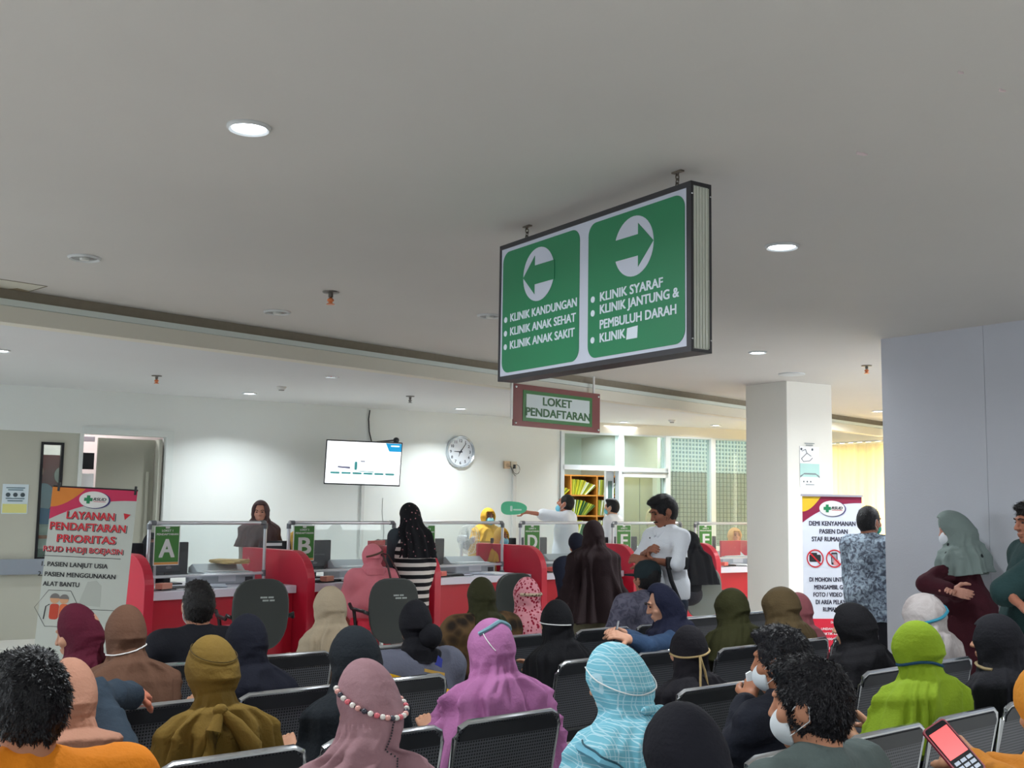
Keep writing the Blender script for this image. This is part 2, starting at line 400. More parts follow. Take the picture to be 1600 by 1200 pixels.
    def mask(s, h=.0055, drop=0.0):
        c = s.head; R = s.R; P = lambda x, y, z: c+R@np.array([x, y, z]); m = Sdf(c-.17, c+.17, h)
        m.ell(P(0, .032, -.05-drop), (.066, .088, .062), R, clip=lambda x, y, z: .012-y); return m.mesh()
    def loops(s, parent, m, drop=0):
        b = B()
        for sx in (-1, 1):
            P = lambda x, y, z: tuple(s.head+s.R@np.array([x*sx, y, z]))
            b.tube([P(.061, .055, -.028-drop), P(.074, .02, .004), P(.08, -.012, .026), P(.087, -.026, .004), P(.08, -.02, -.03), P(.061, .045, -.07-drop)], .0016, 5)
        b.build('mask_strap', m, parent, smooth=True)

def hijab_surface(fig, p):
    """rings of a head scarf; p: rh, neck, ws (half width over shoulders), L (length), wb, db (bottom half width/depth), sx, sy (shift of the hem), folds"""
    rx = p.get('rx', .093)*.88; ry = p.get('ry', .114)*.9; L = p.get('L', .42); hx, hy_ = fig.head[0], fig.head[1]-.004
    nk = p.get('nk', .88); ws = p.get('ws', .2); ds = p.get('ds', .15); wb = p.get('wb', ws+.02); db = p.get('db', ds+.02)
    sx, sy = p.get('sx', -fig.head[0]*.6), p.get('sy', -fig.head[1]*.55-.01); hz = .128
    pts = [(dz, math.sqrt(max(1e-5, 1-(1-dz/hz)**2))) for dz in (0, .003, .01, .02, .035, .055, .08, .105, .128)]
    D = [a for a, _ in pts]; RX = [rx*b for _, b in pts]; RY = [ry*b for _, b in pts]; CX = [0]*9; CY = [0]*9
    for dz, fx, fy, k in ((.165, rx*.985, ry*.97, 0), (.20, rx*.5*(1+nk), ry*(.35+.55*nk), .05), (.235, rx*nk, ry*(.1+.78*nk), .1), (.27, rx*nk*1.13+.004, ry*.9, .2)):
        if dz < L: D.append(dz); RX.append(fx); RY.append(fy); CX.append(sx*k); CY.append(sy*k-.008)
    z0 = .272 if L > .28 else L-.02
    if L > .28:
        for dz in list(np.arange(.29, L, .02))+[L]:
            u = (dz-.2)/(L-.2); pw = p.get('pw', 1.0); lin_ = rx*nk+(wb-rx*nk)*u**pw; sh = rx*nk+(ws-rx*nk)*float(ss(.24, .35, dz)); ld = ry*.93+(db-ry*.93)*u; sd = ry*.9+(ds-ry*.9)*float(ss(.25, .38, dz))
            D.append(dz); RX.append(max(lin_, sh)); RY.append(max(ld, sd)); k = float(ss(.22, L, dz))**.8; CX.append(sx*k); CY.append(sy*k-.008)
    D = np.array(D)
    def at(dz):
        return (np.interp(dz, D, RX), np.interp(dz, D, RY), np.interp(dz, D, CX), np.interp(dz, D, CY))
    rs = np.random.RandomState(p.get('seed', 1)); nf = p.get('nf', 9); fa = p.get('fa', .05); ph = rs.rand(6)*6.28; amp6 = rs.rand(6)
    zt = fig.ztop; fw_ = p.get('fw', .62); yaw = fig.yaw; open_ = p.get('open', True); pit = fig.pitch; hem = p.get('hem', 0); tilt = p.get('tilt', 0)
    def surf(th, dz, off=0.0):
        """th 0 = front (+y) turning to the left"""
        RXv, RYv, CXv, CYv = at(dz); yb = yaw*(1-ss(.2, .36, dz)); hd = 1-ss(.17, .3, dz)
        dz0 = dz; dz = np.minimum(dz+p.get('nape', .062)*ss(.07, .19, dz)*(.5-.5*np.cos(th-yaw))**.7*(1-ss(.3, L, dz)), L)
        RXv, RYv, CXv, CYv = at(dz)
        f = ss(.16, .34, dz); w1 = nf*th+ph[0]+2.2*np.sin(th*2+ph[1]+5*dz)+3*dz; w2 = nf*1.63*th+ph[2]+2*np.sin(3*th+ph[5])-4*dz
        fold = (1-2*abs(np.sin(w1/2))**.7)*.65+np.sin(w2)*.35*(.4+amp6[0])
        hfold = (1-2*abs(np.sin(2.5*th+19*dz+ph[3]))**.8)*.5+(1-2*abs(np.sin(1.5*th-26*dz+ph[4]+np.sin(4*th)))**.8)*.5
        nkf = np.exp(-((dz-.225)/.045)**2)*np.sin(46*dz+2.6*np.sin(th*2+ph[4])+ph[3])
        r = 1+(fa*1.7+.035)*f*fold*(.4+dz*1.1)+.016*hfold*ss(.03, .12, dz)*(1-.5*f)+p.get('nkf', .035)*nkf
        thl = th-yb; a = (th+PI) % (2*PI)-PI; al = (thl+PI) % (2*PI)-PI
        if open_:
            fo = (1-ss(fw_*.86, fw_*1.06, abs(al)))*ss(p.get('o0', .054), p.get('o0', .054)+.014, dz)*(1-ss(.212, .232, dz)); r = r*(1-fo*.5)
            lip = np.exp(-((abs(al)-fw_*1.1)/.12)**2)*ss(.04, .07, dz)*(1-ss(.22, .26, dz)); r = r*(1+.05*lip)
        e_ = 1-.28*ss(.26, .36, dz); sn, cn = np.sin(thl), np.cos(thl)
        x = -np.sign(sn)*abs(sn)**e_*RXv*r; y = np.sign(cn)*abs(cn)**e_*RYv*r; x2 = x*np.cos(yb)-y*np.sin(yb); y2 = x*np.sin(yb)+y*np.cos(yb)
        n = np.sqrt(x2**2+y2**2)+1e-6; x2 = x2*(1+off/n); y2 = y2*(1+off/n)
        # pitching the head pushes the crown forward/back
        py_ = np.sin(pit)*(.11-np.minimum(dz, .22))*hd; px_ = 0
        z = zt-dz0
        z = z-hem*np.sin(th+p.get('hph', 0))*ss(.32, .5, dz0)
        # drape drops over the shoulders: lower at the sides than at neck
        yy = y2+CYv+hy_+np.cos(yaw)*py_
        if fig.pose == 'sit' and p.get('flat', True): lim = p.get('lim', -.165); kk = ss(.26, .4, dz); yy = np.where(yy < lim, yy+(lim-yy)*.9*kk, yy)
        return np.stack([x2+CXv+hx-np.sin(yaw)*py_, yy, z], -1)
    return surf, L
def hijab_mesh(fig, p, NT=72, NZ=52):
    NT = NT*4//3; NZ = NZ*4//3; surf, L = hijab_surface(fig, p); g = np.linspace(0, 1, NZ)**1.25*L; TH, DZ = np.meshgrid(np.linspace(0, 2*PI, NT, endpoint=False), g)
    V = surf(TH, DZ).reshape(-1, 3); i = np.arange(NZ-1)[:, None]*NT; k = np.arange(NT)[None, :]; k2 = (k+1) % NT
    Q = np.stack([i+k, i+NT+k, i+NT+k2, i+k2], -1).reshape(-1, 4); return V, Q, surf, L
def strap(surf, m, parent, f, th0, th1, r=.004, n=40, name='mask_strap', flat=None, off=.004):
    """line laid on the scarf; f(th) gives the drop below the crown"""
    P = [tuple(surf(np.array(t), np.array(f(t)), off)) for t in np.linspace(th0, th1, n)]
    return B().tube(P, r, 6).build(name, m, parent, smooth=True)

def strands(V, Q, c, R, n, L, seed, lift=.35, lo=-.11):
    rs = np.random.RandomState(seed); A = V[Q[:, 0]]; Bq = V[Q[:, 1]]; Cq = V[Q[:, 2]]; N = np.cross(Bq-A, Cq-A); N /= np.linalg.norm(N, axis=1)[:, None]+1e-9
    P = (A+Cq)/2; loc = (P-c)@R; out = (P-c)/np.linalg.norm(P-c, axis=1)[:, None]; sgn = np.sign((N*out).sum(1)); N *= sgn[:, None]
    ok = np.nonzero(((N*out).sum(1) > .45) & (loc[:, 2] > lo))[0]; i = rs.choice(ok, n); p = P[i]+rs.randn(n, 3)*.002; nn = N[i]
    crown = c+R@np.array([.01, -.06, .12]); fl = p-crown; fl -= nn*(fl*nn).sum(1)[:, None]; fl /= np.linalg.norm(fl, axis=1)[:, None]+1e-6; fl += rs.randn(n, 3)*.35
    cl = np.sin(p@np.array([70, 50, 60]))[:, None]; d = fl+nn*(lift+.25*cl); d /= np.linalg.norm(d, axis=1)[:, None]; s = np.cross(d, nn); s /= np.linalg.norm(s, axis=1)[:, None]+1e-6
    LL = L*(.6+.6*rs.rand(n, 1)); w = .0016; m = p+d*LL*.55+nn*LL*.1; t = p+d*LL+nn*LL*(-.08)+rs.randn(n, 3)*.002
    VV = np.stack([p-s*w, p+s*w, m+s*w*.8, m-s*w*.8, t], 1).reshape(-1, 3); k = np.arange(n)*5
    return VV, [f for j in k.tolist() for f in ((j, j+1, j+2, j+3), (j+3, j+2, j+4))]
DEFYAW = math.radians(39.7)
PEOPLE = {}
def tuck_in(V, HV, NT, hem):
    """cloth under a scarf stays under it: pull points that would poke through back inside the rings"""
    rows = HV.reshape(-1, NT, 3); zc = rows[:, :, 2].mean(1); V = V.copy()
    k = np.clip(np.searchsorted(-zc, -V[:, 2]), 0, len(zc)-1); idx = np.nonzero((V[:, 2] > hem) & (V[:, 2] < zc[0]-.22) & (V[:, 1] < .14))[0]
    for j in np.unique(k[idx]):
        r = rows[j]; c = r[:, :2].mean(0); d = r[:, :2]-c; a = np.arctan2(d[:, 1], d[:, 0]); o = np.argsort(a); rad = np.hypot(d[:, 0], d[:, 1])[o]; a = a[o]
        m = idx[k[idx] == j]; q = V[m, :2]-c; ang = np.arctan2(q[:, 1], q[:, 0]); rr = np.hypot(q[:, 0], q[:, 1]); lim = np.interp(ang, a, rad, period=2*PI)-.014
        f = np.where(rr > lim, lim/np.maximum(rr, 1e-6), 1); V[m, :2] = c+q*f[:, None]
    return V
def person(key, label, px, py, Y, pose='sit', yaw=0, group=None, fig=None, skin=(190, 140, 112), top=None, bottom=None, hijab=None, hair=None, mask=None,
           shoe=(40, 36, 34), warms=None, topkw=None, botkw=None, eyes=False, res=None, ztop=None):
    T = aty(px, py, Y); zt = ztop or T.z; fk = dict(fig or {}); fk.setdefault('cover', .012 if hijab else .016)
    a = DEFYAW+yaw
    if warms:
        Mi = Matrix.Rotation(-a, 3, 'Z'); hv = Vector((fk.get('side', 0), fk.get('lean', 0), 0)); ar = dict(fk.get('arms', {}))
        for q, w_ in warms.items(): ar[q] = tuple(Mi @ Vector((w_[0]-T.x, w_[1]-T.y, w_[2]))+Vector((hv.x, hv.y, 0)))
        fk['arms'] = ar
    if hijab and hijab.get('L', .42) >= .4 and not warms: fk.setdefault('tuck', True); fk.setdefault('wide', .145); topkw = dict(topkw or {}); topkw.setdefault('infl', -.014)
    F = Fig(zt, pose, **fk); F.scarf = bool(hijab)
    M = Matrix.Rotation(a, 3, 'Z'); hv = M @ Vector(F.head)
    root = empty('person', (T.x-hv.x, T.y-hv.y, 0), a, label, 'person', group)
    HM = None
    if hijab:
        hm_ = hijab.pop('mat'); hijab.setdefault('seed', sum(map(ord, key))); nt0 = 96 if Y < 5.5 else 72; HM = hijab_mesh(F, hijab, NT=nt0, NZ=72 if Y < 5.5 else 48); nt0 = nt0*4//3
    tk = (lambda V: tuck_in(V, HM[0], nt0, zt-HM[3]+.004)) if HM and F.tuck else (lambda V: V)
    hr = res or max(.009, Y*.0021); V, Q = F.body(max(.0055, Y*.0009), max(.0048, Y*.0007)); mesh_obj('body', tk(V), Q, SKIN(skin), root, True)
    top = top or cloth((60, 60, 66)); V, Q = F.top(h=hr, seed=hash(key) % 97 if False else sum(map(ord, key)) % 97, **(topkw or {})); mesh_obj('shirt', tk(V), Q, top, root, True)
    V, Q = F.bottom(h=hr*1.2, **(botkw or {})); mesh_obj('skirt' if (botkw or {}).get('skirt') else 'trousers', V, Q, bottom or cloth((45, 45, 52)), root, True)
    F.shoes().build('shoes', mat('shoe_%d' % shoe[0], shoe, .5), root, smooth=True)
    surf = None
    if hijab:
        m = hm_; V, Q, surf, L = HM
        o = mesh_obj('head_scarf', V, Q, m, root, True); md = o.modifiers.new('thick', 'SOLIDIFY'); md.thickness = .004; md.offset = -1
        if Y < 8 and hijab.get('under', True):
            pass
    if hair:
        hc = tuple(int(v*.8) for v in hair.pop('rgb', (22, 20, 22))); sl = hair.pop('sl', .012); lift = hair.pop('lift', .08); V, Q = F.hair(h=max(.0048, Y*.0011), **hair)
        mesh_obj('hair', V, Q, mat('hair_%d_%d_%d' % hc, hc, .5, noise=.3, scale=60, bump=.5, bscale=180, spec=.3), root, True)
        if Y < 10:
            V2, F2 = strands(V, Q, F.head, F.R, 9000 if Y < 3.5 else 5000 if Y < 5 else 2500, sl, 5, lift); o_ = mesh_obj('hair_strands', V2, F2, mat('strand_%d' % hc[0], hc, .5, noise=.3, scale=90, spec=.3), root); o_['kind'] = 'stuff'
    if mask:
        mc = mask.get('rgb', (130, 200, 215)); drop = mask.get('drop', 0); V, Q = F.mask(max(.005, Y*.0008), drop); mesh_obj('face_mask', V, Q, mat('mask_%d_%d_%d' % mc, mc, .8), root, True)
        if mask.get('loops', not hijab): F.loops(root, mat('mask_loop', (235, 235, 235), .6), drop)
    if eyes:
        b = B()
        for sx in (-1, 1):
            c = F.head+F.R@np.array([sx*.031, .0845, .013]); b.ell(c, (.012, .006, .0055), 10, 6, Matrix(F.R.tolist()))
        b.build('eyes', mat('eye_dark', (30, 22, 20), .3), root, smooth=True)
        b = B()
        for sx in (-1, 1):
            b.tube([tuple(F.head+F.R@np.array([sx*x, y, z])) for x, y, z in ((.014, .101, .032), (.03, .097, .038), (.047, .085, .033))], .0035, 6)
        b.build('eyebrows', mat('brow_dark', (35, 26, 24), .8), root, smooth=True)
    PEOPLE[key] = (root, F, surf)
    return root, F, surf
# ------------------------------------------------------------------ materials of the place
WALLW = mat('wall_paint', (222, 226, 222), .7, noise=.02, scale=2, bump=.05, bscale=40)
CEILM = mat('ceiling_paint', (208, 204, 199), .85, noise=.06, scale=.8, bump=.06, bscale=30)
CEILF = mat('ceiling_paint_far', (214, 216, 216), .8, noise=.02, scale=1.5)
CREAM = mat('cream_board', (222, 218, 204), .7)
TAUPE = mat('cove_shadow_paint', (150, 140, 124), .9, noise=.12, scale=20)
PILL = mat('pillar_paint', (196, 198, 206), .55, noise=.03, scale=3, bump=.08, bscale=70)
COLM = mat('column_paint', (228, 226, 218), .5, noise=.02, scale=2)
FLOORM = mat('floor_tile', (228, 226, 220), .25, noise=.05, scale=1)
REDM = mat('red_laminate', (200, 36, 62), .35, noise=.05, scale=4)
REDD = mat('red_laminate_front', (188, 28, 50), .35, noise=.06, scale=4)
WHITEP = mat('white_plastic', (235, 236, 238), .35)
DESKW = mat('desk_white', (226, 226, 240), .3)
GREYP = mat('grey_plastic', (172, 178, 184), .4)
PIPE = mat('silver_pipe', (205, 208, 212), .28, metal=.55)
ELBOW = mat('elbow_grey', (110, 116, 122), .4)
BLACKP = mat('black_plastic', (28, 29, 32), .35)
DARKP = mat('dark_plastic', (52, 54, 60), .4)
CHROME = mat('chrome', (215, 218, 222), .16, metal=.95)
ALU = mat('aluminium_frame', (206, 214, 216), .4, metal=.1)
PAPER = mat('paper', (240, 240, 242), .8)
GREEN = mat('sign_green', (26, 122, 78), .45)
GREEN2 = mat('label_green', (60, 130, 52), .5)
SIGNW = mat('sign_white', (196, 200, 214), .45)
def glass_mat(name, tint=(240, 248, 248), a=.88, rough=.02):
    m = mat(name, tint, rough); nt, b = nodes_of(m); out = nt.nodes['Material Output']
    t = nt.nodes.new('ShaderNodeBsdfTransparent'); t.inputs[0].default_value = (*lin(tint), 1)
    g = nt.nodes.new('ShaderNodeBsdfGlossy'); g.inputs['Roughness'].default_value = rough
    lw = nt.nodes.new('ShaderNodeLayerWeight'); lw.inputs[0].default_value = .5; pw = nt.nodes.new('ShaderNodeMath'); pw.operation = 'POWER'; pw.inputs[1].default_value = 4; nt.links.new(lw.outputs['Facing'], pw.inputs[0]); f = nt.nodes.new('ShaderNodeMath'); f.operation = 'MULTIPLY_ADD'; f.inputs[1].default_value = .5; f.inputs[2].default_value = .02; nt.links.new(pw.outputs[0], f.inputs[0])
    d = nt.nodes.new('ShaderNodeBsdfDiffuse'); d.inputs[0].default_value = (*lin(tint), 1)
    x = nt.nodes.new('ShaderNodeMixShader'); nt.links.new(f.outputs[0], x.inputs[0]); nt.links.new(t.outputs[0], x.inputs[1]); nt.links.new(g.outputs[0], x.inputs[2])
    y = nt.nodes.new('ShaderNodeMixShader'); y.inputs[0].default_value = 1-a; nt.links.new(x.outputs[0], y.inputs[1]); nt.links.new(d.outputs[0], y.inputs[2])
    nt.links.new(y.outputs[0], out.inputs[0]); return m
ACRYL = glass_mat('clear_acrylic', (248, 252, 252), .965)
GLASS = glass_mat('window_glass', (232, 244, 240), .93)

def wall_hit(o, ang, px, py):
    """where a line of sight meets a vertical plane: distance along it and height"""
    d = ray(px, py); n = Vector((-math.sin(ang), math.cos(ang), 0)); o3 = Vector((o[0], o[1], 0))
    k = (o3.dot(n))/d.dot(n); p = d*k+Vector((0, 0, HC)); return (p-o3).dot(Vector((math.cos(ang), math.sin(ang), 0))), p.z
# ------------------------------------------------------------------ shell
H1, H2, HB = 2.95, 2.9, 2.726
b = B(); b.box(-12, 12, -7, 24, -.1, 0); structure(b.build('floor', FLOORM))
BULK = [(-10.5, -.6), (-6.6, 3.45), (-4.6, 5.6), (-3.29, 6.98), (-1.92, 8.46), (-.16, 10.38), (.94, 11.58), (2.84, 13.6), (4.5, 15.42), (6.2, 17.2)]
def offs(P, d):
    out = []
    for i, p in enumerate(P):
        a = Vector(P[max(0, i-1)]); c = Vector(P[min(len(P)-1, i+1)]); t = (c-a).normalized(); out.append((p[0]-t.y*d, p[1]+t.x*d))
    return out
def flat(name, poly, z0, z1, m):
    n = len(poly); V = [(x, y, z0) for x, y in poly]+[(x, y, z1) for x, y in poly]
    F_ = [tuple(range(n-1, -1, -1)), tuple(range(n, 2*n))]+[(i, (i+1) % n, n+(i+1) % n, n+i) for i in range(n)]
    return structure(mesh_obj(name, V, F_, m))
flat('ceiling', [(-10.5, -7), (12, -7), (12, 17.8), (7, 18)]+offs(BULK, .06)[::-1], H1, H1+.1, CEILM)
flat('ceiling', [(-12, -.6)]+offs(BULK, .06)+[(7, 18), (9, 24), (-12, 24)], H2, H2+.08, CEILF)
def strip(name, d0, d1, z0, z1, m):
    A = offs(BULK, d0); C = offs(BULK, d1); n = len(A); V = []
    for a, c in zip(A, C): V += [(a[0], a[1], z0), (a[0], a[1], z1), (c[0], c[1], z1), (c[0], c[1], z0)]
    F_ = []
    for i in range(n-1):
        for k in range(4): F_.append((i*4+k, i*4+(k+1) % 4, (i+1)*4+(k+1) % 4, (i+1)*4+k))
    F_ += [(3, 2, 1, 0), tuple((n-1)*4+k for k in range(4))]
    return structure(mesh_obj(name, V, F_, m))
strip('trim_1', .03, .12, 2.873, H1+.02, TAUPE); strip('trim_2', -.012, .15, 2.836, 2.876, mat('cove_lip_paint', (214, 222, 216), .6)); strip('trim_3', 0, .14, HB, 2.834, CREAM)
# back wall, with the door opening on the left
WO = (-5.87, 12.57); WA = math.radians(32.1)
wx = lambda px, py: wall_hit(WO, WA, px, py)
WL = 7.81; dtop = wx(190, 680)[1]; dl, dr = wx(127, 760)[0], wx(256, 760)[0]; fl_ = wx(2, 760)[0]-1.0
wall = empty('wall_back', (*WO, 0), WA); wall['kind'] = 'structure'
b = B(); b.box(-3, fl_, 0, .15, 0, H2+.05); b.box(fl_, dr, 0, .15, dtop, H2+.05); b.box(dr, WL, 0, .15, 0, H2+.05); b.box(wx(121, 760)[0], dl, 0, .15, 0, dtop)
b.build('wall_face', WALLW, wall)
b = B(); b.box(dr, dr+.09, -.02, 0, 0, dtop+.08); b.box(dl-.02, dr, -.02, 0, dtop, dtop+.08); b.build('door_trim', mat('door_trim_paint', (216, 222, 218), .5), wall)
# dark open leaf inside the doorway and the bits on the wall beyond it
beyond = B(); beyond.box(dl-2.5, dr+1.2, 1.6, 1.7, 0, H2); structure(beyond.build('wall_room', mat('room_paint', (206, 192, 190), .8), loc=(*WO, 0), rz=WA))
DOORM = mat('door_beige', (186, 186, 172), .55, noise=.03, scale=3)
leaf = empty('door_2', (*WO, 0), WA); leaf['kind'] = 'structure'
x0 = wx(156, 760)[0]; x1 = wx(246, 760)[0]
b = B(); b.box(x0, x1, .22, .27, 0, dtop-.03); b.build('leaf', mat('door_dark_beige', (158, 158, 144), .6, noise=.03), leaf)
b = B(); b.box(x1+.01, x1+.05, .05, .27, 0, dtop-.03); b.box(x1-.09, x1-.06, .2, .22, .5, 1.95); b.build('frame_edge', DOORM, leaf)
d1 = empty('door_1', (*WO, 0), WA); d1['kind'] = 'structure'; xe = wx(121, 760)[0]; g0, gz1 = wx(68, 693); g1 = wx(98, 700)[0]; gz0 = wx(60, 872)[1]
b = B(); b.box(fl_, g0, .03, .08, 0, dtop); b.box(g1, xe, .03, .08, 0, dtop); b.box(g0, g1, .03, .08, gz1, dtop); b.box(g0, g1, .03, .08, 0, gz0); b.build('leaf', DOORM, d1)
b = B(); e = .02; b.box(g0-e, g0+.01, .015, .085, gz0-e, gz1+e); b.box(g1-.01, g1+e, .015, .085, gz0-e, gz1+e); b.box(g0, g1, .015, .085, gz1-.01, gz1+e); b.box(g0, g1, .015, .085, gz0-e, gz0+.01); b.build('glass_frame', BLACKP, d1)
b = B(); b.box(g0, g1, .05, .056, gz0, gz1); b.build('pane', GLASS, d1)
b = B(); b.box(fl_-.6, xe+.1, -.03, .0, .735, .91); structure(b.build('trim_4', mat('bumper_grey', (142, 150, 160), .5), loc=(*WO, 0), rz=WA))
# poster seen through the slit: flat print of people on red
pr = empty('poster', (*WO, 0), WA, 'red and blue printed poster of people seen through narrow door window', 'poster')
pm = (g0+g1)/2; b = B(); b.box(g0-.15, g1+.2, .30, .31, 1.2, 2.12); b.build('sheet', mat('poster_maroon', (142, 50, 62), .6), pr)
b = B(); b.box(g0-.15, g1+.2, .29, .3, 1.02, 1.3); b.build('lower_band', PAPER, pr); b = B(); b.box(g0-.15, g1+.2, .285, .29, 1.13, 1.17); b.build('orange_stripe', mat('orange_print', (226, 120, 70), .6), pr)
for (x, z, r, c) in ((pm-.13, 1.92, .085, (205, 150, 130)), (pm+.16, 1.88, .08, (190, 180, 180)), (pm-.03, 1.62, .13, (176, 186, 214)), (pm-.02, 1.6, .075, (200, 140, 120))):
    q = B(); q.prism(disc(x, z, r, 20, r*1.25), .276-r*.03, .287-r*.03); q.build('printed_figure', mat('print_%d_%d' % (c[0], c[1]), c, .7), pr)
b = B(); b.prism([(pm-.2, 1.3), (pm+.2, 1.3), (pm+.14, 1.47), (pm-.12, 1.5)], .27, .28); b.build('printed_shirt', mat('print_blue', (40, 120, 190), .7), pr)
b = B(); b.box(g0-.3, g1+.4, .6, .66, 0, 1.0); tag(b.build('cabinet', mat('green_grey_cabinet', (96, 118, 112), .5), loc=(*WO, 0), rz=WA), 'grey green low cabinet behind narrow door window', 'cabinet')
# notice on the door leaf, things beyond the doorway
def wall_plate(name, px0, py0, px1, py1, m, off, th, label=None, cat=None, o=WO, a=WA, kind=None):
    s0, z1 = wall_hit(o, a, px0, py0); s1, z0 = wall_hit(o, a, px1, py1)
    r = empty(name, (*o, 0), a, label, cat)
    if kind: r['kind'] = kind
    B().box(s0, s1, -off-th, -off, z0, z1).build('sheet', m, r); return r, s0, s1, z0, z1
r, s0, s1, z0, z1 = wall_plate('notice', 5, 756, 43, 803, mat('notice_blue', (214, 228, 234), .6), -.028, .004, 'pale blue and yellow printed notice taped on the left door', 'notice')
b = B(); b.box(s0+.01, s1-.01, .02, .0235, z0+.01, z0+(z1-z0)*.33); b.build('yellow_band', mat('notice_yellow', (222, 220, 140), .6), r)
for i, zz in enumerate((.86, .79, .5, .42)):
    b = B(); w_ = (s1-s0)*(.36-.07*(i % 2)); b.box((s0+s1)/2-w_, (s0+s1)/2+w_, .019, .0235, z0+(z1-z0)*zz, z0+(z1-z0)*(zz+.03)); b.build('print_line', mat('print_teal', (80, 110, 120), .6), r)
for i in (.22, .5, .78):
    b = B(); b.prism(disc(s0+(s1-s0)*i, z0+(z1-z0)*.64, .025, 14), .019, .0235); b.build('print_mark', mat('print_dark', (70, 84, 90), .6), r)
for nm, bx, m, lb, ct in (('black_box', (131, 706, 152, 733), BLACKP, 'small black square box on the wall beyond the doorway', 'speaker'), ('paper_sheet', (123, 739, 151, 764), PAPER, 'white paper sheet on the wall beyond the doorway', 'paper'), ('beam_cover', (128, 680, 154, 689), mat('pale_pink', (222, 208, 220), .6), 'pale pink strip above black box beyond the doorway', 'panel')):
    s0, z1 = wx(bx[0], bx[1]); s1, z0 = wx(bx[2], bx[3]); q = B(); q.box(s0-.0, s1, .2, .25, z0, z1); tag(q.build(nm, m, loc=(*WO, 0), rz=WA, bevel=.004), lb, ct)
# ---- glazing and the rooms beyond
GO = (.75, 16.72); GA = math.radians(25.2); gx = lambda px, py: wall_hit(GO, GA, px, py)
gz = 2.74
g = empty('wall_glazed', (*GO, 0), GA); g['kind'] = 'structure'
B().box(-.02, 4.2, 0, .12, gz, H2+.04).build('lintel', CREAM, g)
mul = [gx(878, 760)[0], gx(970, 760)[0], gx(1043, 760)[0], gx(1114, 760)[0], gx(1190, 760)[0], gx(1260, 760)[0]]
tz = gx(920, 730)[1]; tz2 = gx(1005, 736)[1]
for i, m_ in enumerate(mul):
    w_ = .045 if i in (1, 2, 3) else .03; B().box(m_-w_, m_+w_, -.02, .1, 0, gz).build('window_post', ALU, g)
B().box(mul[0], mul[1], -.02, .1, tz-.045, tz+.03).build('transom', ALU, g); B().box(mul[1], mul[2], -.02, .1, tz2-.1, tz2+.05).build('transom', ALU, g)
B().box(mul[1], mul[2], -.03, -.02, tz2-.035, tz2-.015).build('transom_joint', mat('joint_shadow', (120, 126, 122), .6), g)
B().box(mul[0], mul[1], -.01, .08, gz-.03, gz).build('window_head', ALU, g); B().box(mul[1], mul[5], -.01, .08, gz-.025, gz).build('window_head', ALU, g)
B().box(mul[1], mul[5], -.02, .1, .0, 1.0).build('sill_panel', WALLW, g)
for i, (a, c, z0, z1) in enumerate(((mul[0], mul[1], tz+.03, gz), (mul[1], mul[2], tz2+.05, gz), (mul[1], mul[2], 1.0, tz2-.1), (mul[2], mul[3], 1.0, gz), (mul[3], mul[4], 1.0, gz), (mul[4], mul[5], 1.0, gz))):
    B().box(a, c, .03, .036, z0, z1).build('window_pane', GLASS, g)
dw = empty('door_3', (*GO, 0), GA); dw['kind'] = 'structure'; q0 = gx(952, 780)[0]; q1 = gx(964, 780)[0]
B().box(q0, q1, .1, .16, .02, tz-.05).build('sliding_leaf', ALU, dw); B().box(q0+.035, q1-.03, .092, .1, .2, tz-.2).build('leaf_glass', mat('green_dark_glass', (60, 92, 84), .2), dw)
# record room beyond
b = B(); b.box(-1.2, mul[2]+.48, 3.6, 3.7, 0, 2.95); structure(b.build('wall_records', mat('records_paint', (214, 224, 212), .8), loc=(*GO, 0), rz=GA))
b = B(); b.box(mul[2]+.42, mul[2]+.48, .95, 3.6, 0, 2.95); structure(b.build('wall_divider', mat('records_paint2', (206, 200, 180), .8), loc=(*GO, 0), rz=GA))
b = B(); b.box(-1.3, -1.2, .15, 3.6, 0, 2.95); structure(b.build('wall_records_left', WALLW, loc=(*GO, 0), rz=GA))
# wooden pigeonhole shelf with folders
SO = (GO[0]-math.sin(GA)*1.0, GO[1]+math.cos(GA)*1.0); sx_ = lambda px, py: wall_hit(SO, GA, px, py)
WOOD = mat('shelf_wood', (196, 128, 48), .5, noise=.15, scale=6); WOODD = mat('shelf_back', (150, 92, 34), .6, noise=.12)
sh = empty('folder_shelf', (*SO, 0), GA, 'orange wooden pigeonhole shelf packed with patient folders behind the glazing', 'shelf')
vx = [sx_(u, 780)[0] for u in (850, 892, 933, 974)]; hz_ = [sx_(905, v)[1] for v in (743, 774, 806, 838)]; hz_ += [hz_[-1]-.34, hz_[-1]-.68]
B().box(vx[0], vx[-1], .38, .4, 0, hz_[0]).build('back_board', WOODD, sh)
for v in vx: B().box(v-.011, v+.011, 0, .38, 0, hz_[0]).build('upright', WOOD, sh)
for j in range(3):
    for i, z in enumerate(hz_):
        zz = z-(.07 if j == 0 and i else 0); B().box(vx[j]+.011, vx[j+1]-.011, 0, .38, zz-.011, zz+.011).build('shelf_board', WOOD, sh)
FCOL = [mat('folder_yellow', (206, 196, 40), .7), mat('folder_green', (38, 92, 52), .7), mat('folder_white', (226, 232, 214), .7), mat('folder_olive', (132, 140, 48), .7), mat('folder_lime', (176, 190, 60), .7)]
fmesh = []
for m in FCOL:
    q = B(); q.box(-.006, .006, -.15, .12, 0, .25); o_ = q.build('folder', m); fmesh.append(o_.data); bpy.data.objects.remove(o_)
rnd = random.Random(3); Msh = Matrix.Translation((*SO, 0)) @ Matrix.Rotation(GA, 4, 'Z')
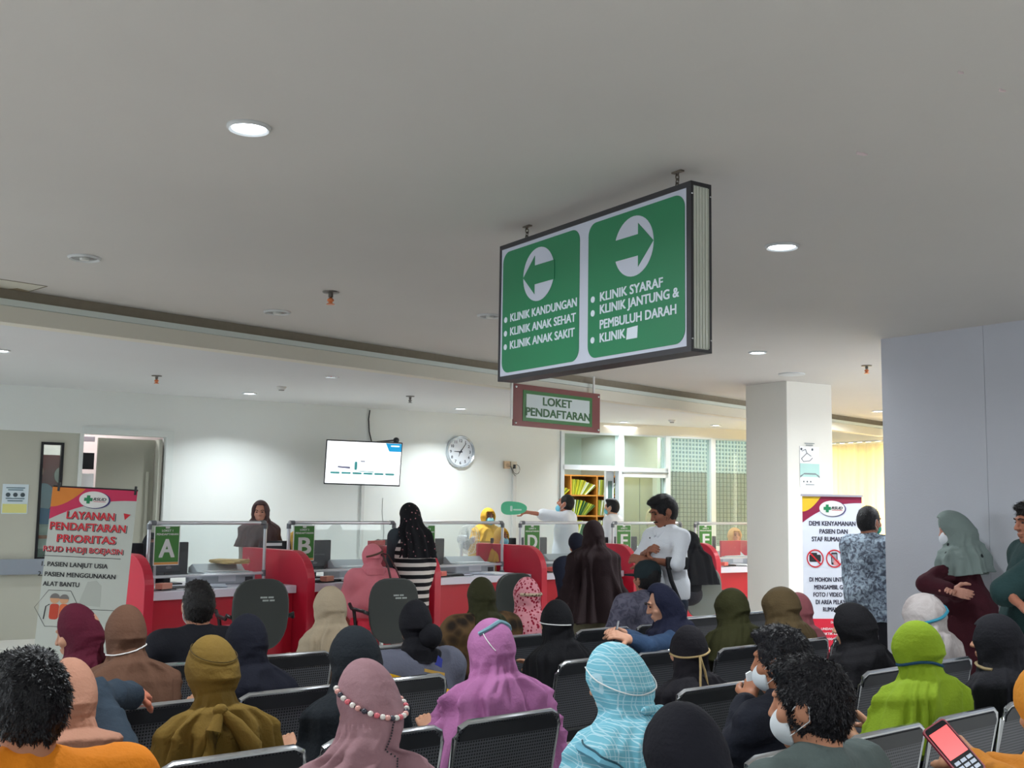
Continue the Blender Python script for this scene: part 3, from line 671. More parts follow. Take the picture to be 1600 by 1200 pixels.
for j in range(3):
    for i in range(3):
        base = hz_[i+1]-(.07 if j == 0 else 0)+.012; x = vx[j]+.02; n = 17
        wcell = vx[j+1]-vx[j]-.05
        for k in range(n):
            t = k/(n-1); ang = .03+.85*t**1.2; hgt = 1-.0*t
            o_ = bpy.data.objects.new('patient_folder', fmesh[(k*2+rnd.randrange(4)) % 5]); COL.objects.link(o_)
            xx = x+.0165*k; zz = base
            o_.matrix_world = Msh @ Matrix.Translation((xx+.01, .17+rnd.uniform(-.02, .02), zz)) @ Matrix.Rotation(ang, 4, 'Y') @ Matrix.Scale(1 if ang < .5 else .95, 4)
            ci = FCOL.index(o_.data.materials[0]); tag(o_, 'thin %s patient folder in the %s %s pigeonhole of the wooden shelf' % (('yellow', 'green', 'white', 'olive', 'lime')[ci], ('top', 'middle', 'third')[i], ('left', 'centre', 'right')[j]), 'folder', 'patient folders in the wooden shelf')
# tan cupboard and round chair back in the next bay
s0 = sx_(968, 780)[0]; s1 = sx_(1030, 780)[0]; zt_ = sx_(1000, 743)[1]
cup = empty('cupboard', (*SO, 0), GA, 'tall plain tan cupboard behind the second glazed bay', 'cupboard')
B().box(s0+.13, s1, .1, .6, 0, zt_).build('carcass', mat('tan_laminate', (178, 160, 118), .6, noise=.06, scale=5), cup); B().box((s0+s1)/2+.06, (s0+s1)/2+.068, .092, .1, .1, zt_-.05).build('door_gap', mat('tan_dark', (110, 96, 70), .7), cup)
zc, zb = sx_(1004, 795)[1], sx_(1004, 806)[1]; xc = sx_(1005, 800)[0]
ch = empty('round_back_chair', (*SO, 0), GA, 'round backed tan wooden chair in front of the tan cupboard', 'chair')
B().prism(disc(xc, zc-.17, .135, 28, .19), -.32, -.28).build('backrest', mat('tan_wood', (190, 158, 112), .5), ch); B().box(xc-.16, xc+.16, -.72, -.3, .43, .47).build('seat', mat('tan_wood', (190, 158, 112)), ch)
for lx in (-.14, .14):
    for ly in (-.7, -.32): B().box(xc+lx-.015, xc+lx+.015, ly-.015, ly+.015, 0, 1.2 if ly > -.5 else .43).build('leg', mat('tan_wood', (190, 158, 112)), ch)
fs = empty('lime_folders', (*SO, 0), GA); s2 = sx_(1031, 760)[0]
for k in range(6):
    q = B(); q.box(s2+.012*k-.03, s2+.012*k-.02, .1, .36, zt_-.32, zt_-.02-.01*(k % 3)); tag(q.build('lime_folder', FCOL[4 if k % 2 else 0], loc=(*SO, 0), rz=GA), 'lime folder standing in the narrow rack beside the tan cupboard', 'folder', 'lime folders beside the tan cupboard')
bpy.data.objects.remove(fs)
q = B(); q.box(s2-.05, s2+.06, .1, .4, 0, zt_-.32); tag(q.build('folder_rack', WHITEP, loc=(*SO, 0), rz=GA), 'narrow pale rack holding lime folders beside the tan cupboard', 'rack')
# outdoors behind the last bays: white tiled wall above, wire fence before a tan wall below
OO = (GO[0]-math.sin(GA)*2.0, GO[1]+math.cos(GA)*2.0); ox = lambda px, py: wall_hit(OO, GA, px, py); zs_ = ox(1090, 737)[1]; o0 = ox(1040, 740)[0]-.1; o1 = o0+3.4
ow = empty('wall_outside', (*OO, 0), GA); ow['kind'] = 'structure'
B().box(o0, o1, .4, .5, 0, zs_).build('tan_wall', mat('outside_tan', (170, 168, 158), .9, noise=.06, scale=2), ow)
B().box(o0, o1, .5, .56, zs_, 4.2).build('upper_wall', mat('outside_pale', (150, 176, 190), .8, noise=.1, scale=8), ow)
q = B(); n = int((o1-o0)/.075)
for k in range(n+1): q.box(o0+k*.075, o0+k*.075+.03, .47, .5, zs_-.02*(k % 3), 4.2)
for k in range(28): q.box(o0, o1, .472, .5, zs_+.02+k*.075, zs_+.05+k*.075)
tag(q.build('white_lattice', mat('lattice_white', (246, 250, 250), .6), ow), kind='stuff')
q = B(); n = int((o1-o0)/.08)
for k in range(n+1): q.box(o0+k*.08, o0+k*.08+.009, 0, .008, 0, zs_)
for k in range(int(zs_/.08)+1): q.box(o0, o1, .008, .016, k*.08, k*.08+.009)
fr = empty('wire_fence', (*OO, 0), GA, 'dark square wire mesh fence outside the right hand glazed bays', 'fence'); tag(q.build('wire_mesh', mat('wire_dark', (60, 68, 64), .5), fr), kind='stuff')
# curtained window on the far right
CO = (4.75, 18.3); CA = math.radians(-61); cx = lambda px, py: wall_hit(CO, CA, px, py)
b = B(); b.box(-.2, 7, 0, .15, 2.6, H1+.05); b.box(3.2, 7, 0, .15, 0, 2.6); b.box(-.2, 3.2, 0, .15, 0, .1); structure(b.build('wall_curtain', CREAM, loc=(*CO, 0), rz=CA))
w1 = empty('window_1', (*CO, 0), CA); w1['kind'] = 'structure'
B().box(-.2, 3.2, .1, .12, .1, 2.6).build('daylit_pane', mat('daylight_pane', (255, 246, 226), .5, emit=7), w1)
for x in (-.2, .6, 1.5, 2.4, 3.15): B().box(x, x+.05, .03, .1, .1, 2.6).build('window_frame', ALU, w1)
CURT = mat('curtain_cloth', (244, 238, 214), .9, noise=.05, scale=3)
nt, bb = nodes_of(CURT); tl = nt.nodes.new('ShaderNodeBsdfTranslucent'); tl.inputs[0].default_value = (*lin((250, 240, 206)), 1); mx = nt.nodes.new('ShaderNodeMixShader'); mx.inputs[0].default_value = .45
nt.links.new(bb.outputs[0], mx.inputs[1]); nt.links.new(tl.outputs[0], mx.inputs[2]); nt.links.new(mx.outputs[0], nt.nodes['Material Output'].inputs[0])
cu = empty('curtain', (*CO, 0), CA, 'pleated cream yellow floor length curtains glowing over the far right window', 'curtain')
def curtain(name, a, c):
    n = int((c-a)*60); V = []; 
    for i in range(n+1):
        x = a+(c-a)*i/n; y = -.1+.035*math.sin(x*34)+.012*math.sin(x*71+1)
        V += [(x, y, 2.62), (x, y*1.0-.01, 1.4), (x, y-.02, .05)]
    F_ = []
    for i in range(n): F_ += [(i*3, i*3+1, i*3+4, i*3+3), (i*3+1, i*3+2, i*3+5, i*3+4)]
    o_ = mesh_obj(name, V, F_, CURT, cu, True); md = o_.modifiers.new('thick', 'SOLIDIFY'); md.thickness = .003
curtain('curtain_panel', -.15, 1.0); curtain('curtain_panel', 1.04, 3.4)
B().tube([(-.2, -.1, 2.66), (3.5, -.1, 2.66)], .014).build('curtain_rod', CHROME, cu)
# left, right, rear walls (outside the frame)
b = B(); b.box(-12.1, -12, -7, 24, 0, 3); structure(b.build('wall_left', WALLW)); b = B(); b.box(12, 12.1, -7, 24, 0, 3); structure(b.build('wall_right', WALLW))
b = B(); b.box(-12, 12, -7.1, -7, 0, 1.0); b.box(-12, 12, -7.1, -7, 2.5, 3); structure(b.build('wall_rear', WALLW))
b = B(); b.box(-12, 12, 23.9, 24, 0, 3); structure(b.build('wall_far', WALLW))
# big pillar wall on the right, with its vertical board joint
PA = math.radians(-54.8); PO = (2.91, 8.605); px_ = lambda u, v: wall_hit(PO, PA, u, v)
b = B(); sj = px_(1545, 800)[0]; b.box(0, sj-.0015, 0, 2.2, 0, H1+.02); b.box(sj-.0015, sj+.0015, .004, 2.2, 0, H1+.02); b.box(sj+.0015, 5.2, 0, 2.2, 0, H1+.02); structure(b.build('wall_pillar', PILL, loc=(*PO, 0), rz=PA))
# column
c1 = Vector((2.89, 11.52)); ca = math.radians(30)
b = B(); b.box(0, .66, 0, .63, 0, H1+.02); structure(b.build('wall_column', COLM, loc=(c1.x, c1.y, 0), rz=ca, bevel=.008))
cxh = lambda u, v: wall_hit(tuple(c1), ca, u, v)
r = empty('wall_poster', (c1.x, c1.y, 0), ca, 'white and pale teal printed poster with line drawing on the column', 'poster'); s0, z1 = cxh(1249, 697); s1, z0 = cxh(1280, 762)
B().box(s0, s1, -.006, -.001, z0, z1).build('sheet', PAPER, r); B().box(s0, s1, -.008, -.006, z0+.11, z0+.25).build('teal_band', mat('pale_teal', (176, 214, 208), .6), r)
B().prism([(s0, z0+.1), (s0+.05, z0+.135), (s1-.05, z0+.135), (s1, z0+.1), (s1, z0+.12), (s1-.06, z0+.15), (s0+.06, z0+.15), (s0, z0+.12)], -.0095, -.008).build('grey_arc', mat('print_grey', (120, 130, 134), .6), r)
for k, (zz, w_) in enumerate(((.46, .14), (.44, .1), (.025, .12))): B().box((s0+s1)/2-w_/2, (s0+s1)/2+w_/2, -.0095, -.006, z0+zz-.0, z0+zz+.008).build('print_line', mat('print_grey', (120, 130, 134)), r)
q = B()
for (xa, za, xb, zb_) in ((.02, .3, .1, .36), (.1, .36, .16, .33), (.02, .3, .05, .27), (.05, .27, .14, .28), (.14, .28, .18, .31), (.03, .38, .08, .4), (.08, .4, .1, .36)): q.tube([(s0+xa, -.008, z0+za), (s0+xb, -.008, z0+zb_)], .003, 5)
q.build('line_drawing', mat('print_dark2', (70, 80, 86), .6), r)
for k in (.05, .1, .15): B().prism(disc(s0+k, z0+.06, .009, 12), -.008, -.006).build('print_mark', mat('print_dark2', (70, 80, 86)), r)
for k in (.012, .17): B().prism(disc(s0+k+.01, z1-.03, .013, 14), -.008, -.006).build('print_logo', mat('print_dark2', (70, 80, 86)), r)

# ------------------------------------------------------------------ ceiling fittings
BULBON = mat('lamp_on', (235, 246, 255), .5, emit=14); BULBOFF = mat('lamp_off', (150, 152, 150), .4); RIMM = mat('lamp_rim', (206, 208, 208), .35)
def downlight(u, v, z, r, on, label, power=0, xy=None, spread=165):
    p = atz(u, v, z) if xy is None else Vector((*xy, z)); e_ = empty('downlight', (p.x, p.y, z), 0, label, 'light', 'round ceiling downlights')
    B().lathe([(r*1.28, 0), (r*1.28, -.006), (r*1.16, -.014), (r, -.008), (r*.97, 0)], seg=32).build('rim', RIMM, e_, smooth=True)
    B().lathe([(0.0001, -.005), (r*.9, -.006), (r, -.003), (r, .0)], seg=28).build('diffuser', BULBON if on else BULBOFF, e_, smooth=True)
    if not on:
        B().lathe([(.0001, -.02), (r*.35, -.018), (r*.4, -.006)], seg=16).build('bulb', mat('bulb_dull', (215, 216, 210), .3), e_, smooth=True)
    if power:
        L = bpy.data.lights.new('downlight_glow', 'AREA'); L.shape = 'DISK'; L.size = r*1.9; L.energy = power; L.color = (.9, .96, 1); L.spread = math.radians(spread)
        lo = bpy.data.objects.new('downlight_glow', L); COL.objects.link(lo); lo.parent = e_; lo.location = (0, 0, -.03)
downlight(389, 198, H1, .062, True, 'brightest bluish downlight, lit, upper left of the ceiling', P_NEAR)
downlight(1222, 384, H1, .068, True, 'lit downlight right of the large hanging sign', P_NEAR)
downlight(1184, 550, H1, .062, True, 'lit downlight above the square column', P_HALL)
downlight(1372, 642, H1, .07, True, 'small lit downlight beside the edge of the right pillar wall', P_HALL)
downlight(132, 402, H1, .07, False, 'unlit downlight near the left edge of the ceiling'); downlight(433, 487, H1, .075, False, 'unlit downlight nearest the orange sprinkler')
downlight(765, 493, H1, .07, False, 'unlit downlight partly behind the left edge of the hanging sign')
downlight(390, 614, H2, .07, True, 'lit downlight above the woman in the brown scarf', P_FAR, spread=128); downlight(720, 638, H2, .07, True, 'lit downlight above the wall clock', P_FAR, spread=128)
downlight(975, 659, H2, .07, True, 'lit downlight in front of the glazing', P_FAR, spread=128); downlight(0, 547, H2, .07, True, 'lit downlight cut by the left picture edge', P_FAR*.6)
for i, (x, y, p) in enumerate(((-6.2, 8.6, P_FAR*.8), (3.2, 17.2, P_FAR*.6), (-7.5, 10.5, P_FAR*.6))): downlight(0, 0, H2, .07, True, 'lit far downlight hidden from view, %s' % ('left of the door', 'behind the column', 'furthest left')[i], p, (x, y))
for i, (x, y, p) in enumerate(((4.4, 9.9, 45), (-5.2, 1.0, P_HALL), (1.6, 1.0, P_HALL*.6), (5.2, 12.2, P_HALL), (-1.2, -2.5, P_HALL), (-4.6, -2.5, P_HALL), (3.0, -3, P_HALL), (3.6, 4.2, P_HALL*.7), (-4.6, 4.4, P_HALL*.7))): downlight(0, 0, H1, .07, True, 'lit downlight outside the picture, number %s of the hall rows' % ('one', 'two', 'three', 'four', 'five', 'six', 'seven', 'eight', 'nine', 'ten')[i], p, (x, y))  # unseen downlights added to brighten the hall ceiling and the column
# flush round speaker, detectors, sprinklers, hatch
p = atz(1237, 584, H1); e_ = empty('ceiling_speaker', (p.x, p.y, H1), 0, 'flush round ceiling speaker just in front of the column top', 'speaker'); B().lathe([(.0001, -.006), (.085, -.007), (.11, -.012), (.12, 0)], seg=30).build('grille', mat('grille_grey', (170, 166, 158), .7), e_, smooth=True); B().lathe([(.11, -.014), (.13, -.01), (.132, 0)], seg=30).build('rim', RIMM, e_, smooth=True)
ORNG = mat('sprinkler_orange', (226, 132, 80), .3)
def sprinkler(u, v, z, label, col=ORNG, k=1.0):
    p = atz(u, v, z); e_ = empty('sprinkler', (p.x, p.y, z), 0, label, 'sprinkler'); B().lathe([(.012*k, -.012), (.045*k, -.008), (.05*k, 0)], seg=20).build('escutcheon', mat('brushed_dark', (110, 106, 100), .3, metal=.6), e_, smooth=True)
    B().lathe([(.014*k, -.01), (.014*k, -.03*k), (.008*k, -.034*k)], seg=12).build('stem', mat('brushed_dark', (110, 106, 100)), e_, smooth=True); B().lathe([(.006*k, -.034*k), (.02*k, -.045*k), (.02*k, -.055*k), (.012*k, -.06*k), (.012*k, -.068*k), (.024*k, -.072*k), (.024*k, -.076*k)], seg=12).build('head', col, e_, smooth=True)
sprinkler(517, 456, H1, 'largest orange capped sprinkler on the near ceiling', k=1.1); sprinkler(245, 587, H2, 'orange capped sprinkler above the left doorway', k=1.1)
sprinkler(1354, 571, H1, 'orange capped sprinkler beside the right pillar wall', k=1.0); sprinkler(641, 619, H2, 'grey sprinkler above the television', mat('steel_dull', (150, 148, 144), .3, metal=.7), 1.1)
def detector(u, v, z, label, r=.055):
    p = atz(u, v, z); e_ = empty('smoke_detector', (p.x, p.y, z), 0, label, 'detector'); B().lathe([(.0001, -.042), (r*.5, -.04), (r*.8, -.026), (r, -.012), (r, 0)], seg=24).build('housing', mat('detector_white', (206, 206, 202), .5), e_, smooth=True); B().lathe([(r*.55, -.046), (r*.6, -.038), (r*.3, -.046)], seg=18).build('grille_ring', mat('detector_grey', (130, 130, 126), .5), e_, smooth=True)
detector(440, 604, H2, 'white smoke detector between the two left far downlights'); detector(1050, 656, H2, 'white smoke detector in front of the lattice window')
p = atz(519, 589, H2); e_ = empty('flush_fitting', (p.x, p.y, H2), .1, 'thin flush chrome fitting on the far ceiling above the television', 'light'); B().lathe([(.0001, -.004), (.055, -.004), (.07, -.008), (.075, 0)], seg=24).build('disc', CHROME, e_, smooth=True)
p = atz(24, 446, H1); e_ = empty('access_hatch', (p.x-.12, p.y-.1, H1), math.radians(46), 'flush square ceiling hatch with a cracked corner, far left', 'hatch')
q = B()
for a_ in ((-.3, .3, -.16, -.155), (-.3, .3, .155, .16), (.295, .3, -.16, .16), (-.3, -.295, -.16, .16)): q.box(a_[0], a_[1], a_[2], a_[3], -.004, 0)
q.build('edge', mat('hatch_edge', (150, 142, 126), .8), e_); B().box(-.29, .29, -.15, .15, -.0015, 0).build('hatch_cover', mat('hatch_cover', (214, 210, 196), .8), e_); B().prism([(.2, .06), (.29, .1), (.29, .15), (.16, .15)], -.004, 0, 'z').build('broken_corner', mat('hatch_broken', (166, 150, 124), .9), e_)
for (u, v, w_, lb) in ((1346, 239, .03, 'small curl of peeling paint on the near ceiling right'), (1501, 112, .012, 'tiny dark hole mark in the near ceiling, far right'), (1566, 140, .016, 'tiny pale blister of paint on the near ceiling, far right')):
    p = atz(u, v, H1); e_ = empty('paint_flake', (p.x, p.y, H1), .4, lb, 'paint flake'); B().prism([(-w_, -w_*.3), (w_*.9, -w_*.1), (w_*.6, w_*.35), (-w_*.6, w_*.3)], -.006, -.0005, 'z').build('flake', mat('flake', (224, 206, 208) if w_ != .012 else (20, 20, 20), .7), e_)

def area(name, loc, rot, sx, sy, e, col=(1, 1, 1)):
    L = bpy.data.lights.new(name, 'AREA'); L.shape = 'RECTANGLE'; L.size = sx; L.size_y = sy; L.energy = e; L.color = col
    o_ = bpy.data.objects.new(name, L); COL.objects.link(o_); o_.location = loc; o_.rotation_euler = rot
bl = Matrix.Translation((*WO, 0)) @ Matrix.Rotation(WA, 4, 'Z') @ Vector(((dl+dr)/2-.4, .9, 2.85)); area('back_room_fill', bl, (0, 0, WA), 1.6, .5, 30)  # unseen lamp added to light the poster and room beyond the doors
area('column_fill_lamp', (11.8, 8.5, 1.8), (PI/2, 0, PI/2), 5, 1.6, 200, (.96, .98, 1))  # no window here; lamp added to brighten the column's right face
# ------------------------------------------------------------------ the large hanging direction sign
def plate(name, pts, y0, y1, m, parent, bevel=0): return B().prism(pts, y0, y1).build(name, m, parent, bevel=bevel)
A_ = aty(781, 385, 5.33); B_ = aty(1079.3, 281.5, 4.175); sa = math.atan2(B_.y-A_.y, B_.x-A_.x); SW = math.hypot(B_.x-A_.x, B_.y-A_.y); SZ1 = (A_.z+B_.z)/2; SZ0 = (aty(776.6, 594, 5.33).z+aty(1077, 551, 4.175).z)/2; SH = SZ1-SZ0; SD = .108
sg = empty('direction_sign', (A_.x, A_.y, SZ0), sa, 'large green and white hanging lightbox sign with two arrow panels', 'sign')
sg.rotation_euler[1] = -math.atan2(B_.z-A_.z, SW)
FR = mat('sign_frame_dark', (44, 42, 46), .4); fw = .022
b = B(); b.box(0, SW, 0, .012, 0, fw); b.box(0, SW, 0, .012, SH-fw, SH); b.box(0, fw*.6, 0, .012, fw, SH-fw); b.box(SW-fw*1.2, SW, 0, .012, fw, SH-fw)
b.box(0, SW, SD-.012, SD, 0, fw); b.box(0, SW, SD-.012, SD, SH-fw, SH); b.box(0, fw*.6, SD-.012, SD, fw, SH-fw); b.box(SW-fw*.6, SW, SD-.012, SD, fw, SH-fw)
b.box(0, SW, .012, SD-.012, 0, .012); b.box(0, SW, .012, SD-.012, SH-.014, SH); b.build('frame', FR, sg)
B().box(fw*.6, SW-fw*1.2, .004, .009, fw, SH-fw).build('front_panel', SIGNW, sg); B().box(fw*.6, SW-fw*.6, SD-.009, SD-.004, fw, SH-fw).build('back_panel', SIGNW, sg)
q = B(); RIB = mat('ribbed_aluminium', (222, 224, 214), .35, metal=.3)
for xe in (SW-.006, .004):
    q = B(); q.box(xe-.004, xe-.001, .012, SD-.012, .012, SH-.014)
    for k in range(6): q.box(xe-.002, xe+.005, .017+k*.0155, .0235+k*.0155, .016, SH-.018)
    q.build('ribbed_end', RIB, sg)
q = B()
for yy in (.006, SD-.006):
    for zz in (.05, SH-.05): q.ell((SW+.001, yy, zz), (.004, .004, .004), 8, 6)
q.build('screw_heads', CHROME, sg, smooth=True)
uu = lambda s: s*SW
vv = lambda v: SH*(1-v)
GP = [plate('green_panel', rrect(uu(s0), uu(s1), vv(.945), vv(.06), .055, 8), .002, .005, GREEN, sg) for s0, s1 in ((.022, .475), (.522, .972))]
for c_, dr_ in ((.245, -1), (.747, 1)):
    R0 = .127; cz = vv(.29); gpp = GP[0 if dr_ < 0 else 1]; plate('white_disc', disc(uu(c_), cz, R0, 40), .0008, .003, SIGNW, gpp)
    X = lambda a: uu(c_)+dr_*a
    P = [(-R0-.003, -.045), (.03, -.045), (.03, -.092), (R0, 0), (.03, .092), (.03, .045), (-R0-.003, .045)]
    P = [(X(a), cz+z) for a, z in P]
    if dr_ < 0: P = P[::-1]
    plate('arrow', P, -.0004, .0015, GREEN, gpp)
TW = mat('sign_letter_white', (214, 222, 232), .5)
def bul(s, v): plate('bullet', disc(uu(s), vv(v), .014, 16), .0005, .0025, TW, GP[int(s > .5)])
for v, t, w in ((.552, 'KLINIK KANDUNGAN', .535), (.652, 'KLINIK ANAK SEHAT', .528), (.75, 'KLINIK ANAK SAKIT', .52)):
    bul(.045, v+.008); text(t, uu(.072), .0016, vv(v), .040, TW, GP[0], w, 'LEFT', .05)
for v, t, w in ((.558, 'KLINIK SYARAF', .405), (.648, 'KLINIK JANTUNG &', .5), (.737, 'PEMBULUH DARAH', .485), (.823, 'KLINIK', .17)):
    if 'PEM' not in t: bul(.548, v+.006)
    text(t, uu(.582), .0016, vv(v), .040, TW, GP[1], w, 'LEFT', .05)
plate('white_patch', [(uu(.714), vv(.865)), (uu(.765), vv(.865)), (uu(.768), vv(.79)), (uu(.718), vv(.795))], .0008, .003, TW, sg)
for hx in (.115*SW, .90*SW):
    pw = Matrix.Translation(sg.location) @ Matrix.Rotation(sa, 4, 'Z') @ Vector((hx, SD/2, SH)); zt = H1
    ce = empty('hanging_chain', (pw.x, pw.y, 0), sa, 'short steel chain holding the %s end of the large sign' % ('far' if hx < .5 else 'near'), 'chain'); n = 4; gap = (zt-pw.z-.01)/n
    q = B()
    for k in range(n):
        zc = pw.z+.012+gap*(k+.5); L_ = gap*.68; pts = []
        for t in range(12):
            a = 2*PI*t/12; x = .008*math.cos(a); z = L_*math.sin(a); pts.append((x, 0, zc+z) if k % 2 else (0, x, zc+z))
        q.tube(pts, .0028, 6, closed=True)
    q.build('links', mat('chain_steel', (120, 112, 100), .4, metal=.8), ce, smooth=True); B().box(-.025, .03, -.01, .01, zt-.006, zt).build('hook_plate', mat('chain_steel', (120, 112, 100)), ce)
# ------------------------------------------------------------------ LOKET PENDAFTARAN board
la = aty(802.7, 598.7, 10.55); lb_ = atz(937.5, 615.8, la.z); lang = math.atan2(lb_.y-la.y, lb_.x-la.x); LW = math.hypot(lb_.x-la.x, lb_.y-la.y); lz0 = aty(799, 664.7, 10.55).z; LH = la.z-lz0
lo = empty('counter_sign', (la.x, la.y, lz0), lang, 'glossy maroon sign board with green frame and writing hanging below the ceiling band', 'sign')
MAR = mat('maroon_board', (134, 82, 82), .12); GRF = mat('frame_green', (44, 112, 50), .3)
B().box(0, LW, 0, .012, 0, LH).build('board', MAR, lo); mx_, mz_ = LW*.1, LH*.13
B().box(mx_, LW-mx_, -.004, 0, mz_, LH-mz_).build('green_border', GRF, lo); B().box(mx_+.045, LW-mx_-.045, -.007, -.004, mz_+.035, LH-mz_-.035).build('white_field', mat('field_white', (214, 226, 228), .2), lo)
DGR = mat('letter_green', (24, 88, 40), .4)
text('LOKET', LW*.48, -.0085, LH*.645, LH*.2, DGR, lo, LW*.33, bold=.07); text('PENDAFTARAN', LW*.5, -.0085, LH*.365, LH*.2, DGR, lo, LW*.74, bold=.07)
for x in (.03, LW-.03):
    for z in (.03, LH-.03): B().ell((x, -.006, z), (.013, .009, .013), 12, 6).build('standoff_screw', CHROME, lo, smooth=True)
B().box(-.028, -.006, -.0, .014, .06, LH+.25).build('hanger_strip', mat('hanger_white', (226, 226, 224), .4), lo)
B().box(LW*.92, LW*.935, .0, .014, LH, LH+.3).build('hanger_strip', mat('hanger_white', (226, 226, 224)), lo)
# ------------------------------------------------------------------ things on the back wall
def wall_mount(px, py, off): s, z = wx(px, py); return s, z
# television
tv = empty('television', aty(568, 724, 14.3), math.radians(17), 'wall mounted flat television showing a white page with blue corner', 'television'); tv.rotation_euler = (math.radians(10), math.radians(.8), math.radians(15)); TWd, THt = .985, .575
B().box(-TWd/2, TWd/2, 0, .05, -THt/2, THt/2).build('casing', BLACKP, tv, bevel=.004)
tv0 = tv; tv = B().box(-TWd/2+.012, TWd/2-.012, -.003, 0, -THt/2+.018, THt/2-.012).build('screen', mat('screen_white', (244, 248, 250), .3, emit=1.05), tv0)
q = -.0045; pb = mat('screen_blue', (30, 150, 205), .4, emit=.7); pt = mat('screen_teal', (70, 150, 150), .4, emit=.5); pg = mat('screen_grey', (110, 112, 140), .4, emit=.4)
plate('screen_corner', [(TWd/2-.17, THt/2-.12), (TWd/2-.012, THt/2-.12), (TWd/2-.012, THt/2-.014), (TWd/2-.22, THt/2-.014)], q, -.003, pb, tv)
for k in range(6): plate('screen_button', rrect(-.42+k*.142, -.3+k*.142, -.145, -.12, .01, 3), q, -.003, pt, tv)
plate('screen_figure', rrect(-.115, -.08, -.09, .02, .015, 3), q, -.003, pt, tv); plate('screen_block', [(-.33, -.065), (-.17, -.075), (-.17, -.05), (-.33, -.045)], q, -.003, pg, tv); plate('screen_line', [(-.1, -.105), (.14, -.115), (.14, -.105), (-.1, -.098)], q, -.003, pt, tv)
plate('screen_line', [(-.04, .02), (.02, .02), (.02, .032), (-.04, .032)], q, -.003, pg, tv); plate('screen_text', [(TWd/2-.15, THt/2-.055), (TWd/2-.04, THt/2-.055), (TWd/2-.04, THt/2-.04), (TWd/2-.15, THt/2-.04)], q-.001, q, mat('screen_white', (244, 248, 250)), tv)
tv = tv0; s_, z_ = wx(572, 724); P_tv = Vector(tv.location); nw = Vector((math.sin(WA), -math.cos(WA), 0)); wp = P_tv-nw*((P_tv-Vector((*WO, 0))).dot(nw)-.0)
q = B(); q.tube([P_tv+Vector((0.02, .05, .05)), Vector((wp.x, wp.y, P_tv.z+.05))], .02); q.tube([P_tv+Vector((0.02, .05, -.08)), Vector((wp.x, wp.y, P_tv.z-.08))], .02); tag(q.build('wall_bracket', DARKP), 'dark steel arm bracket behind the television', 'bracket')
def wcurve(name, pts, r, m, label, cat, off=.02):
    q = B(); P = []
    for (u, v) in pts:
        s, z = wx(u, v); P.append((s, -off, z))
    q.tube(P, r, 8); return tag(q.build(name, m, loc=(*WO, 0), rz=WA, smooth=True), label, cat)
wcurve('cable', [(577, 641), (575, 655), (576, 675), (580, 692)], .009, BLACKP, 'black cable hanging from the ceiling to the television', 'cable')
s, z = wx(566, 760); s2, z2 = wx(556, 900); q = B(); q.box(s-.02, s+.022, -.03, 0, .2, z+.35); tag(q.build('wall_duct', mat('duct_white', (206, 208, 204), .5), loc=(*WO, 0), rz=WA), 'pale cable duct running down the wall below the television', 'duct')
wcurve('thin_cable', [(598, 778), (597, 800), (600, 830), (597, 870)], .003, mat('thin_grey', (170, 176, 176), .6), 'thin grey cable hanging on the wall right of the television duct', 'cable', .005)
p = aty(619, 688, 14.6); cmr = empty('wall_camera', (p.x, p.y, p.z), math.radians(32), 'small round black camera above the right corner of the television', 'camera')
B().ell((0, 0, 0), (.04, .045, .04), 14, 10).build('body', BLACKP, cmr, smooth=True); B().ell((-.008, -.036, -.006), (.016, .014, .016), 10, 8).build('lens', mat('lens_grey', (80, 90, 96), .1), cmr, smooth=True); s, z = wx(620, 690)
B().box(-.012, .012, .03, .62, -.012, .012).build('mount_arm', DARKP, cmr)
# clock
s, z = wx(718.5, 706); ck = empty('wall_clock', (WO[0]+s*math.cos(WA), WO[1]+s*math.sin(WA), z), WA, 'round white wall clock with silver rim', 'clock'); Rm = Matrix.Rotation(PI/2, 4, 'X'); R0 = .232
B().lathe([(R0*.86, .0), (R0, .0), (R0, .03), (R0*.95, .05), (R0*.87, .035), (R0*.86, .008)], seg=48, M=Rm).build('rim', mat('clock_rim', (198, 206, 212), .25, metal=.5), ck, smooth=True)
B().lathe([(.0001, .018), (R0*.87, .018), (R0*.87, .0)], seg=48, M=Rm).build('face', mat('clock_face', (212, 219, 226), .3), ck)
cd = mat('clock_ink', (52, 58, 68), .5)
for k in range(1, 13):
    a = PI/2-k*PI/6; text(str(k), math.cos(a)*R0*.68, -.0192, math.sin(a)*R0*.68, .042, cd, ck, bold=.05, name='numeral')
def hand(a, L, w, nm):
    d = (math.sin(a), math.cos(a)); nrm = (d[1], -d[0]); P = [(-d[0]*.03+nrm[0]*w, -d[1]*.03+nrm[1]*w), (d[0]*L+nrm[0]*w*.4, d[1]*L+nrm[1]*w*.4), (d[0]*L-nrm[0]*w*.4, d[1]*L-nrm[1]*w*.4), (-d[0]*.03-nrm[0]*w, -d[1]*.03-nrm[1]*w)]
    B().prism(P, -.023, -.021).build(nm, cd, ck)
hand(math.radians(36), .15, .009, 'minute_hand'); hand(math.radians(271),   .105, .010, 'hour_hand'); hand(math.radians(205), .075, .007, 'alarm_hand')
